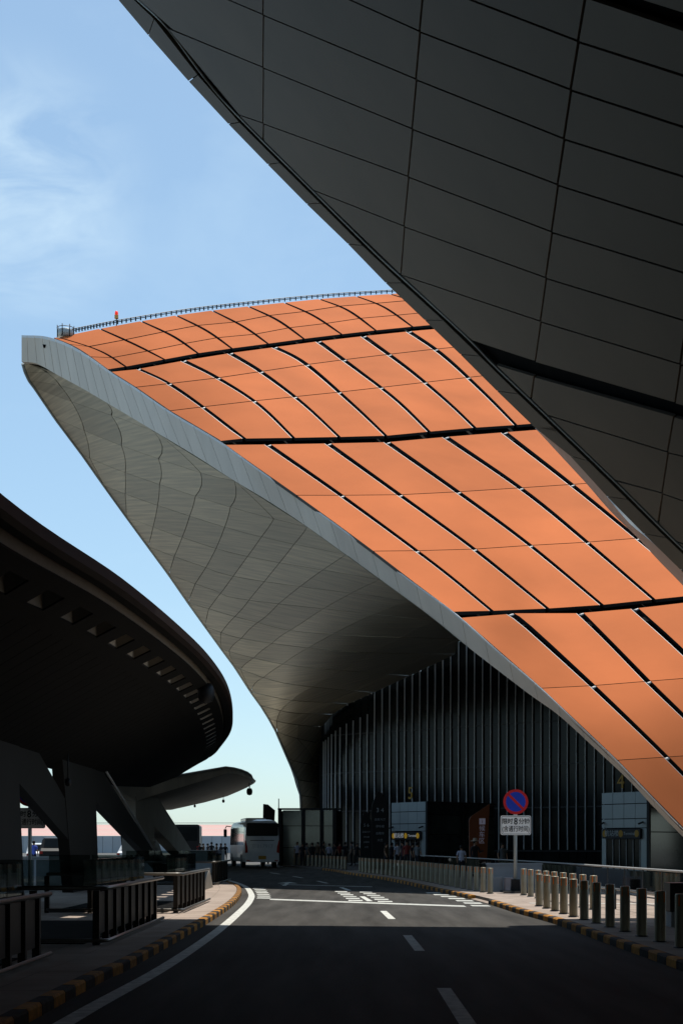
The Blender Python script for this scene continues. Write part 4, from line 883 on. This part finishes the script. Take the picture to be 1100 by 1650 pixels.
#PART4
# ================================================================== BOLLARDS
def bollard_proto():
    t = empty('bollard')
    MB().lathe([(0.088, 0), (0.088, 0.785), (0.080, 0.80), (0, 0.80)], 20).build('tube', M['bollard'], t)
    for a in (-2.15, -0.85):
        s = MB(); w_ = 0.12
        s.add([(0.0885 * math.cos(a + d_), 0.0885 * math.sin(a + d_), z) for z in (0.62, 0.785) for d_ in (-w_, 0, w_)] + [(0.0905 * math.cos(a + d_), 0.0905 * math.sin(a + d_), z) for z in (0.62, 0.785) for d_ in (-w_, 0, w_)],
              [(6, 7, 10, 9), (7, 8, 11, 10), (0, 6, 9, 3), (8, 2, 5, 11), (6, 0, 1, 7), (7, 1, 2, 8), (9, 10, 4, 3), (10, 11, 5, 4)])
        s.build('reflector_strip', M['strip'], t)
    MB().lathe([(0.115, 0), (0.115, 0.012), (0.088, 0.018)], 20).build('base_collar', M['frame'], t)
    return t
proto = bollard_proto(); used = False
def put_bollard(x, y, label, group):
    global used
    o = proto if not used else copy_tree(proto); used = True
    o.location = (x, y, 0.12); o.rotation_euler.z = random.uniform(-0.25, 0.25); tag(o, label, 'bollard', group); return o
y = 37.2; k = 0; front = []
while y > 12:
    k += 1; x = 4.93 + max(0, (31 - y)) * 0.012
    put_bollard(x, y, f'{words(k)} bollard of the near front row, counting toward the viewer from its sunlit far end', 'bollards along the right kerb'); y -= 1.37
for i in range(9):
    y = 45.2 - 1.24 * i; x = 5.52 + 0.055 * i
    put_bollard(x, y, f'{words(i + 1)} bollard of the back row, counting from the no stopping sign toward the viewer', 'bollards along the right kerb')
y = 46.6; k = 0
while y < 84:
    k += 1; put_bollard(kerbR(y) + 0.85, y, f'{words(k)} bollard left of the no stopping sign, counting away along the curving kerb', 'bollards along the right kerb'); y += 1.33
y = 91; k = 0
while y < 112:
    k += 1; put_bollard(kerbR(y) + 0.7, y, f'{words(k)} bollard of the far shaded row, counting from its near end toward the coach', 'bollards along the right kerb'); y += 1.5
# ================================================================== SIGNS
def rrect(w, h, r, n=5):
    p = []
    for cx, cy, a0 in ((w / 2 - r, h / 2 - r, 0), (-w / 2 + r, h / 2 - r, 90), (-w / 2 + r, -h / 2 + r, 180), (w / 2 - r, -h / 2 + r, 270)):
        for i in range(n + 1): a = R(a0 + 90 * i / n); p.append((cx + r * math.cos(a), cy + r * math.sin(a)))
    return p
def no_stopping(loc, label, base=True, s=1.0, flip=False):
    t = thing('road_sign', label, 'road sign', loc, 0, 'no stopping signs with time limit plates'); b = loc[2]
    MB().tube([(0, 0, 0.0), (0, 0, 3.2)], 0.06, 12).build('pole', M['lightpanel'], t)
    if base:
        MB().prism(rrect(0.86, 1.3, 0.04), 'z', 0, 0.05).build('base_plate', M['black'], t)
        MB().prism([(-0.15, 0.05), (0.15, 0.05), (0.13, 0.42), (-0.13, 0.42)], 'y', -0.14, 0.14).build('base_block', M['black'], t)
    cz = 2.90
    MB().prism([(0.40 * math.cos(a), cz + 0.40 * math.sin(a)) for a in np.linspace(0, 2 * math.pi, 40, endpoint=False)], 'y', -0.10, -0.085).build('sign_disc', M['red'], t)
    MB().prism([(0.315 * math.cos(a), cz + 0.315 * math.sin(a)) for a in np.linspace(0, 2 * math.pi, 36, endpoint=False)], 'y', -0.104, -0.1005).build('blue_field', M['blue'], t)
    d_ = 0.04; c1 = math.sqrt(0.5); L = 0.325
    MB().prism([(-L * c1 - d_ * c1, cz + L * c1 - d_ * c1), (L * c1 - d_ * c1, cz - L * c1 - d_ * c1), (L * c1 + d_ * c1, cz - L * c1 + d_ * c1), (-L * c1 + d_ * c1, cz + L * c1 + d_ * c1)], 'y', -0.108, -0.1045).build('slash', M['red'], t)
    pz = 2.15
    MB().prism([(x, pz + z) for x, z in rrect(0.97, 0.62, 0.06)], 'y', -0.10, -0.085).build('plate', M['signw'], t)
    o_ = rrect(0.92, 0.57, 0.05); i_ = rrect(0.895, 0.545, 0.045); n = len(o_)
    MB().add([(x, -0.1015, pz + z) for x, z in o_] + [(x, -0.1015, pz + z) for x, z in i_], [(i, (i + 1) % n, n + (i + 1) % n, n + i) for i in range(n)]).build('plate_border', M['ink'], t)
    for ch, xx in zip('限时8分钟', (-0.355, -0.178, 0.0, 0.178, 0.355)):
        text('plate_text', ch, 0.30 if ch == '8' else 0.19, M['ink'], t, (xx, -0.104, pz + (0.115 if ch == '8' else 0.115)), 0, 0.002, sx=0.85 if ch == '8' else 0.95, bold=0.006 if ch == '8' else 0.003)
    text('plate_text', '(含通行时间)', 0.205, M['ink'], t, (0, -0.104, pz - 0.125), 0, 0.002, sx=0.76, bold=0.002)
    for z in (2.0, 2.3, 2.75, 3.05): MB().box(-0.07, 0.07, -0.084, 0.0, z - 0.02, z + 0.02).build('bracket', M['silver'], t)
    return t
no_stopping((5.56, 47.7, 0.12), 'round blue and red no stopping sign over a white plate, beside the right bollards')
no_stopping((-9.40, 45.0, 0.30), 'no stopping sign seen through the gap between dark slanting columns at left', base=False)
b1_ = thing('barrier_block', 'long grey barrier behind the no stopping sign, standing among the bollards', 'barrier', (4.95, 50.6, 0.12))
MB().box(0, 1.85, 0, 0.35, 0.0, 0.85).build('slab', M['barrier'], b1_); MB().box(-0.03, 1.88, -0.03, 0.38, 0.851, 0.90).build('coping', M['barrier'], b1_)
tag(MB().prism(rrect(0.36, 0.42, 0.03), 'z', 0, 0.47).build('planter_box', M['barrier']), 'small blue grey box on the paving left of the sign base', 'box').location = (5.12, 49.2, 0.12)
tag(MB().prism(rrect(0.27, 0.40, 0.03), 'z', 0, 0.45).build('planter_box', mat('pink_box', (0.42, 0.36, 0.36), 0.7)), 'small pinkish box between the blue grey box and the sign base', 'box').location = (5.48, 48.9, 0.12)
# orange pylon and dark totems
py_ = thing('info_pylon', 'rust orange slanted information pylon with pale vertical lettering', 'sign', (P(773, 1361, 75).x, 75, 0.12))
MB().prism([(-0.52, 0), (0.30, 0), (0.48, 3.58), (-0.46, 2.95), (-0.55, 2.75)], 'y', 0, 0.25).build('body', M['pylon'], py_)
MB().box(-0.04, 0.26, -0.03, -0.005, 2.55, 2.85).build('icon_plate', M['lilac'], py_)
text('pylon_icon', 'i', 0.26, M['pylon'], py_, (0.11, -0.04, 2.70), 0, 0.004)
for i, ch in enumerate('候车区'): text('pylon_text', ch, 0.31, M['lilac'], py_, (0.10 - 0.01 * i, -0.02, 2.33 - 0.31 * i), 0, 0.004)
def totem(px, y, ptop, wpx, label, num):
    x = P(px, 1361, y).x; h = EH + (HY - ptop) / F * y; w_ = wpx / F * y
    t = thing('direction_totem', label, 'sign', (x, y, 0.12), group='dark direction totems before the glass wall')
    MB().prism([(-w_ / 2, 0), (w_ / 2, 0), (w_ / 2, h * 0.78), (w_ * 0.36, h * 0.86), (w_ * 0.08, h), (-w_ * 0.2, h), (-w_ * 0.42, h * 0.85), (-w_ / 2, h * 0.78)], 'y', 0, 0.3).build('body', M['black'], t)
    text('totem_number', num, w_ * 0.36, M['farwall'], t, (0, -0.01, h * 0.76), 0, 0.004)
    for i, s in enumerate(('出发大厅', '停车楼', '出租车', '大巴')): text('totem_text', s, w_ * 0.17, M['farwall'], t, (0, -0.01, h * (0.64 - 0.09 * i)), 0, 0.004)
totem(612, 94, 1279, 27, 'tall dark direction totem numbered three and four left of the grey porch', '3 4')
totem(590, 97, 1311, 19, 'shorter dark direction totem just left of the tall one', '5 6')
gs = thing('guide_sign', 'dark square road sign rising above the roof of the white coach', 'road sign', (-6.4, 128, 0), R(0))
MB().prism([(-0.35, 3.4), (0.62, 2.9), (0.70, 4.6), (0.1, 5.1), (-0.32, 5.15)], 'y', 0, 0.08).build('board', M['black'], gs)
MB().tube([(0.1, 0.1, 0), (0.1, 0.1, 4.9)], 0.08, 8).build('post', M['frame'], gs)
lp_ = thing('lamp_pole', 'thin dark pole standing at the left corner of the glass porch', 'pole', (P(449, 1361, 118).x, 118, 0))
MB().tube([(0, 0, 0), (0, 0, 5.3)], [0.07, 0.035], 8).build('mast', M['frame'], lp_); MB().lathe([(0.13, 0), (0.13, 0.25), (0.07, 0.3)], 10).build('base', M['frame'], lp_)
# right hand rails
hr = thing('hand_rail', 'long dark guard rail with a pale top tube on the right pavement', 'railing')
hp_ = [(8.15, 30), (7.95, 35), (7.6, 45), (7.22, 54), (6.4, 66), (5.4, 78), (4.6, 87)]
hs = spline([(p[1], p[0]) for p in hp_], 60); hs = [(q[1], q[0]) for q in hs]
MB().tube([(x, y, 1.02) for x, y in hs], 0.028, 8).build('top_rail', M['silver'], hr)
MB().tube([(x, y, 0.30) for x, y in hs], 0.02, 6).build('lower_rail', M['frame'], hr)
for i in range(0, len(hs), 2):
    x, y = hs[i]; MB().box(x - 0.02, x + 0.02, y - 0.02, y + 0.02, 0.12, 1.01).build('post', M['frame'], hr)
for i in range(0, len(hs) - 2, 2):
    (xa, ya), (xb, yb) = hs[i], hs[i + 2]; MB().obox((xa, ya + 0.06), (xb, yb - 0.06), 0.012, 0.36, 0.96).build('glass_panel', M['rglass'], hr)
h2 = thing('low_rail', 'lower dark rail behind the near bollards ending at a dark box', 'railing')
MB().tube([(6.15, 39.0, 0.60), (6.9, 31.6, 0.58), (7.3, 27, 0.57)], 0.03, 8).build('top_rail', M['steel'], h2)
for x, y in ((6.15, 39.0), (6.5, 35.4), (6.9, 31.6), (7.28, 27.2)): MB().tube([(x, y, 0.12), (x, y, 0.6)], 0.025, 6).build('post', M['frame'], h2)
db = thing('cabinet', 'dark cabinet behind the rightmost bollard at the picture edge', 'cabinet', (6.1, 27.6, 0.12)); MB().box(0, 0.7, 0, 0.5, 0.0, 0.28).build('plinth', M['barrier'], db); MB().box(-0.03, 0.75, -0.04, 0.52, 0.29, 0.82).build('body', M['black'], db)
# ================================================================== COACH
bus = thing('coach', 'white coach seen from behind in the shade, dark rear window and yellow plate', 'bus', (-6.85 + 1.26, 105.2, 0), R(9.5))
BW, BL, BH = 1.25, 12.0, 3.42
def sect(y):   # half profile of the body at y (0 rear .. 12 front)
    f = min(1, max(0, (y - 10.9) / 1.1)); r_ = min(1, max(0, (0.5 - y) / 0.5)); w_ = BW - 0.10 * f * f - 0.05 * r_; top = BH - 0.38 * f * f - 0.10 * r_ + (0.0)
    return [(w_ * 0.98, 0.42), (w_, 0.75), (w_, 1.55), (w_ * 0.985, 2.2), (w_ * 0.96, 2.85), (w_ * 0.90, top - 0.22), (w_ * 0.74, top - 0.06), (w_ * 0.4, top), (0, top + 0.015)]
mb = MB(); ysb = [0.0, 0.12, 0.5, 2, 4, 6, 8, 10, 10.9, 11.4, 11.75, 12.0]; vv = []
for y in ysb:
    h = sect(y); ring = [(x, y, z) for x, z in h] + [(-x, y, z) for x, z in reversed(h[:-1])]; vv += ring
m = len(sect(0)) * 2 - 1
mb.add(vv, [(i * m + j, i * m + (j + 1) % m, (i + 1) * m + (j + 1) % m, (i + 1) * m + j) for i in range(len(ysb) - 1) for j in range(m)], 0, True)
mb.add([vv[j] for j in range(m)], [tuple(range(m))]); mb.add([vv[(len(ysb) - 1) * m + j] for j in range(m)], [tuple(range(m))])
body = mb.build('body', M['buswhite'], bus)
MB().prism([(x, z) for x, z in rrect(1.5, 0.30, 0.1)], 'y', 0, 1).build('roof_unit', M['buswhite'], bus).location = (0, 4.2, 3.46)
q = bus.children[-1]; q.scale = (1, 3.6, 1)
MB().prism([(x, 2.72 + z) for x, z in rrect(2.26, 0.92, 0.12)], 'y', -0.03, 0.03).build('rear_window', M['glass'], bus)
MB().prism([(x, 1.95 + z) for x, z in rrect(1.7, 0.05, 0.02)], 'y', -0.02, 0.02).build('rear_spoiler', M['frame'], bus)
MB().prism([(x, 1.25 + z) for x, z in rrect(1.75, 1.15, 0.08)], 'y', -0.012, 0.03).build('engine_lid', M['buswhite'], bus)
MB().box(-1.2, 1.2, -0.06, 0.2, 0.46, 0.78).build('bumper', M['buswhite'], bus)
MB().prism([(-0.27, 0.62), (0.27, 0.62), (0.27, 0.86), (-0.27, 0.86)], 'y', -0.09, -0.062).build('number_plate', M['yellow'], bus)
text('rear_lettering', '京B17917', 0.38, M['farwall'], bus, (0, -0.02, 1.52), 0, 0.004)
text('emblem', '⊙', 0.26, M['silver'], bus, (0, -0.035, 2.1), 0, 0.004)
for s in (-1, 1):
    MB().prism([(s * 1.20, 1.05), (s * 1.02, 1.1), (s * 1.05, 1.5), (s * 1.17, 1.95), (s * 1.225, 1.95)], 'y', -0.03, 0.1).build('tail_light', M['redlamp'], bus)
    MB().box(s * 1.0 - 0.12, s * 1.0 + 0.12, -0.075, 0.0, 0.5, 0.56).build('reflector', M['redlamp'], bus)
    for k in range(6):
        y0 = 0.7 + k * 1.72; x_ = s * (BW + 0.004)
        MB().add([(x_, y0, 1.62), (x_, y0 + 1.66, 1.62), (s * (BW * 0.985 + 0.006), y0 + 1.66, 2.2), (s * (BW * 0.985 + 0.006), y0, 2.2), (s * (BW * 0.955 + 0.012), y0, 2.9), (s * (BW * 0.955 + 0.012), y0 + 1.66, 2.9)],
                 [(0, 1, 2, 3), (3, 2, 5, 4)]).build('side_window', M['busglass'] if 'busglass' in M else M['glass'], bus)
    for k in range(4):
        y0 = 3.3 + k * 1.5; MB().box(s * (BW + 0.0), s * (BW + 0.008), y0, y0 + 1.44, 0.72, 1.45).build('luggage_door', M['buswhite'], bus)
    for y0 in (2.3, 9.4):
        wh = empty('wheel', (s * 1.12, y0, 0.5)); wh.parent = bus
        ty = MB().lathe([(0.30, -0.14), (0.48, -0.15), (0.50, -0.10), (0.50, 0.10), (0.48, 0.15), (0.30, 0.14)], 24).build('tyre', M['rubber'], wh); ty.rotation_euler = (0, R(90), 0)
        ri = MB().lathe([(0.0, -0.06), (0.1, -0.08), (0.28, -0.1), (0.30, -0.13), (0.30, 0.13), (0.28, 0.10), (0.1, 0.08), (0.0, 0.06)], 20).build('rim', M['silver'], wh); ri.rotation_euler = (0, R(90), 0)
    MB().tube([(s * 1.15, 11.6, 3.05), (s * 1.45, 12.0, 3.1), (s * 1.55, 12.0, 2.9)], 0.04, 6).build('mirror_arm', M['black'], bus)
    MB().prism([(x + s * 1.55, 2.55 + z) for x, z in rrect(0.24, 0.62, 0.07)], 'y', 11.9, 12.05).build('mirror', M['black'], bus)
dbx = thing('dark_coach', 'dark coach partly hidden behind the slanting leg of the pale canopy', 'bus', (P(301, 1361, 140).x, 140, 0), R(4))
MB().prism([(x, 1.95 + z) for x, z in rrect(2.4, 3.2, 0.22)], 'y', 0, 9).build('body', M['black'], dbx)
MB().prism([(x, 2.65 + z) for x, z in rrect(2.0, 1.3, 0.12)], 'y', -0.04, 0.02).build('rear_window', M['glass'], dbx)
for s in (-1, 1):
    MB().box(s * 1.05 - 0.1, s * 1.05 + 0.1, -0.04, 0.02, 1.0, 1.5).build('tail_light', M['redlamp'], dbx)
    wq = MB().lathe([(0.2, -0.14), (0.46, -0.15), (0.46, 0.15), (0.2, 0.14)], 20).build('wheel', M['rubber'], dbx); wq.rotation_euler = (0, R(90), 0); wq.location = (s * 1.0, 2, 0.46)
# ================================================================== CARS at left
def car(loc, rz, m, label, hh=1.0):
    t = thing('parked_car', label, 'car', loc, rz, 'cars seen under the dark canopy')
    prof = [(0.0, 0.35), (0.05, 0.95), (0.35, 1.12), (0.75, 1.70), (2.6, 1.78), (3.35, 1.15), (4.5, 0.98), (4.65, 0.45), (4.5, 0.28), (0.1, 0.25)]
    mb = MB(); n = len(prof); secs = [(-0.92, 0.94), (-0.80, 1.0), (0.80, 1.0), (0.92, 0.94)]; vv = []
    for x, sc in secs:
        for y, z in prof: vv.append((x * (0.82 if z > 1.3 else 1.0), y, z * sc * hh))
    mb.add(vv, [(i * n + j, i * n + (j + 1) % n, (i + 1) * n + (j + 1) % n, (i + 1) * n + j) for i in range(3) for j in range(n)] + [tuple(range(n)), tuple(range(4 * n - 1, 3 * n - 1, -1))])
    mb.build('body', m, t)
    MB().add([(-0.62, 0.36, 1.16 * hh), (0.62, 0.36, 1.16 * hh), (0.56, 0.70, 1.64 * hh), (-0.56, 0.70, 1.64 * hh)], [(0, 1, 2, 3)]).build('rear_window', M['glass'], t)
    for s in (-1, 1):
        MB().add([(s * 0.90, 0.9, 1.12 * hh), (s * 0.90, 3.2, 1.12 * hh), (s * 0.80, 2.6, 1.62 * hh), (s * 0.80, 1.0, 1.60 * hh)], [(0, 1, 2, 3)]).build('side_window', M['glass'], t)
        MB().box(s * 0.78 - 0.12, s * 0.78 + 0.12, -0.01, 0.1, 0.78 * hh, 0.95 * hh).build('tail_light', M['redlamp'], t)
        for y in (0.85, 3.7):
            wq = MB().lathe([(0.0, -0.08), (0.2, -0.1), (0.33, -0.1), (0.34, 0.0), (0.33, 0.1), (0.2, 0.1), (0.0, 0.08)], 18).build('wheel', M['rubber'], t); wq.rotation_euler = (0, R(90), 0); wq.location = (s * 0.85, y, 0.34)
    MB().box(-0.26, 0.26, -0.03, 0.0, 0.55, 0.67).build('number_plate', M['blue'], t)
    return t
car((P(84, 1361, 108).x, 108, 0), R(5), M['black'], 'black van like car seen between the dark slanting columns at left', 1.25)
car((P(62, 1361, 118).x, 118, 0), R(12), M['white'], 'white car beyond the black one, behind the person in blue')
car((P(205, 1361, 125).x, 125, 0), R(-10), M['white'], 'pale car seen low through the gap of the second column pair')
# ================================================================== PEOPLE
def person_mesh(pose):
    J = {'pelvis': (0, 0, 0.93), 'waist': (0, 0.0, 1.08), 'chest': (0, 0.01, 1.30), 'neck': (0, 0.0, 1.47), 'headb': (0, -0.01, 1.56), 'head': (0, -0.02, 1.64), 'top': (0, -0.01, 1.70)}
    E = [('pelvis', 'waist'), ('waist', 'chest'), ('chest', 'neck'), ('neck', 'headb'), ('headb', 'head'), ('head', 'top')]
    rad = {'pelvis': (0.15, 0.11), 'waist': (0.135, 0.095), 'chest': (0.165, 0.11), 'neck': (0.055, 0.055), 'headb': (0.075, 0.085), 'head': (0.08, 0.095), 'top': (0.055, 0.07)}
    for s, nm in ((-1, 'l'), (1, 'r')):
        st = pose.get('stride', 0) * s; arm = pose.get('arm', 0) if s > 0 else 0
        J['hip' + nm] = (s * 0.095, 0, 0.88); J['kn' + nm] = (s * 0.10, -0.5 * st - 0.03, 0.49); J['an' + nm] = (s * 0.10, -st + 0.05, 0.09); J['to' + nm] = (s * 0.115, -st - 0.14, 0.035)
        J['sh' + nm] = (s * 0.185, 0.01, 1.42); J['el' + nm] = (s * 0.235, 0.03 + 0.3 * st - 0.1 * arm, 1.14); J['wr' + nm] = (s * 0.235 - s * 0.06 * arm, -0.07 + 0.5 * st - 0.25 * arm, 0.90 + 0.35 * arm); J['ha' + nm] = (s * 0.23 - s * 0.08 * arm, -0.10 + 0.55 * st - 0.32 * arm, 0.80 + 0.42 * arm)
        E += [('pelvis', 'hip' + nm), ('hip' + nm, 'kn' + nm), ('kn' + nm, 'an' + nm), ('an' + nm, 'to' + nm), ('chest', 'sh' + nm), ('sh' + nm, 'el' + nm), ('el' + nm, 'wr' + nm), ('wr' + nm, 'ha' + nm)]
        rad.update({'hip' + nm: (0.095, 0.095), 'kn' + nm: (0.06, 0.06), 'an' + nm: (0.045, 0.045), 'to' + nm: (0.04, 0.03), 'sh' + nm: (0.06, 0.06), 'el' + nm: (0.043, 0.043), 'wr' + nm: (0.03, 0.03), 'ha' + nm: (0.032, 0.022)})
    nm = list(J); me = bpy.data.meshes.new('person_body'); me.from_pydata([J[k] for k in nm], [(nm.index(a), nm.index(b)) for a, b in E], [])
    o = bpy.data.objects.new('tmp', me); COL.objects.link(o); md = o.modifiers.new('s', 'SKIN'); md.use_smooth_shade = True
    for i, k in enumerate(nm): me.skin_vertices[0].data[i].radius = rad[k]; me.skin_vertices[0].data[i].use_root = (k == 'pelvis')
    sb = o.modifiers.new('u', 'SUBSURF'); sb.levels = 1; sb.render_levels = 1
    bpy.context.view_layer.update(); r_ = bpy.data.meshes.new_from_object(o.evaluated_get(bpy.context.evaluated_depsgraph_get())); bpy.data.objects.remove(o)
    return r_
bodies = [person_mesh({}), person_mesh({'stride': 0.2}), person_mesh({'arm': 1.0})]
def hairmesh():
    mb = MB(); mb.lathe([(0.0, 1.765), (0.05, 1.755), (0.088, 1.715), (0.098, 1.66), (0.09, 1.60), (0.07, 1.57)], 14); 
    mb.v = [(x, y * 1.12 + 0.012 + max(0, (1.66 - z)) * 0.3, z) for x, y, z in mb.v]; o = mb.build('hair', M['hair']); me = o.data; bpy.data.objects.remove(o); return me
hm = hairmesh()
dressed = {}
def person(x, y, rz, pose, shirt, label, z=0.0, h=1.72, group=None, hat=False):
    t = thing('person', label, 'person', (x, y, z), rz, group); sc = h / 1.74; t.scale = (sc, sc, sc)
    key = (pose, shirt)
    if key not in dressed:
        me = bodies[pose].copy(); me.materials.clear()
        for m in (M['skin'], M[shirt], M['trousers'], M['black']): me.materials.append(m)
        for p in me.polygons:
            c = p.center; arm_ = abs(c.x) > 0.19 and c.z < 1.22
            p.material_index = 3 if c.z < 0.075 else (2 if c.z < 0.93 and not arm_ else (0 if c.z > 1.475 or (arm_ and (pose != 2 or c.y < -0.12)) else 1)); p.use_smooth = True
        dressed[key] = me
    o = bpy.data.objects.new('body', dressed[key]); COL.objects.link(o); o.parent = t
    hq = bpy.data.objects.new('hair', hm); COL.objects.link(hq); hq.parent = t
    if hat: MB().lathe([(0, 1.84), (0.09, 1.83), (0.11, 1.72), (0.24, 1.69), (0.23, 1.68), (0.1, 1.70)], 16).build('sun_hat', M['hat'], t)
    return t
def at_px(px, y): return (px - CX) / F * y
person(at_px(743, 68), 68, 2.9, 0, 'shirt_white', 'person in a pale lilac white top behind the bollards, left of the orange pylon', z=0.12, h=1.5)
person(at_px(765, 70), 70, 0.6, 2, 'shirt_dark', 'person in black with a pale hat in front of the orange pylon', z=0.12, h=1.75, hat=True)
person(at_px(809, 72), 72, 0.2, 0, 'shirt_grey', 'person in grey standing just left of the no stopping pole', z=0.12, h=1.6)
person(at_px(55, 98), 98, 3.0, 0, 'shirt_blue', 'person in a bright blue shirt seen between the dark columns at far left', h=1.9)
person(at_px(479, 109), 109, 0.3, 0, 'shirt_white', 'person in white beside the near corner of the glass porch', z=0.12)
cols_ = ['shirt_dark', 'shirt_grey', 'shirt_dark', 'shirt_brown', 'shirt_dark', 'shirt_white', 'shirt_dark', 'shirt_red']
pl_ = [487, 494, 503, 512, 521, 530, 539, 547, 556, 566, 575]
for i, px in enumerate(pl_):
    y = 107 + (i * 37 % 9); person(at_px(px, y), y, i * 1.9, i % 3, cols_[i % 8], f'{words(i + 2)} person from the left in the shaded crowd between the glass porch and the totems', z=0.12, h=1.62 + 0.03 * (i % 5), group='people waiting in the shade before the glass wall')
pr_ = [622, 631, 640, 648, 655, 664, 672]
for i, px in enumerate(pr_):
    y = 90 + (i * 29 % 6); person(at_px(px, y), y, 1 + i * 1.3, (i + 1) % 3, cols_[(i + 3) % 8], f'{words(i + 1)} person from the left in the group before the doors of the grey porch', z=0.12, h=1.62 + 0.035 * (i % 5), group='people at the porch doors')
for i, px in enumerate([322, 328, 335, 341, 349, 356, 363]):
    y = 128 + (i * 23 % 8); person(at_px(px, y), y, i * 1.1, i % 3, ['shirt_dark', 'shirt_brown', 'shirt_dark'][i % 3], f'{words(i + 1)} dark figure from the left behind the parapet, between canopy leg and coach', h=1.75 + 0.12 * (i == 3), group='people left of the coach')
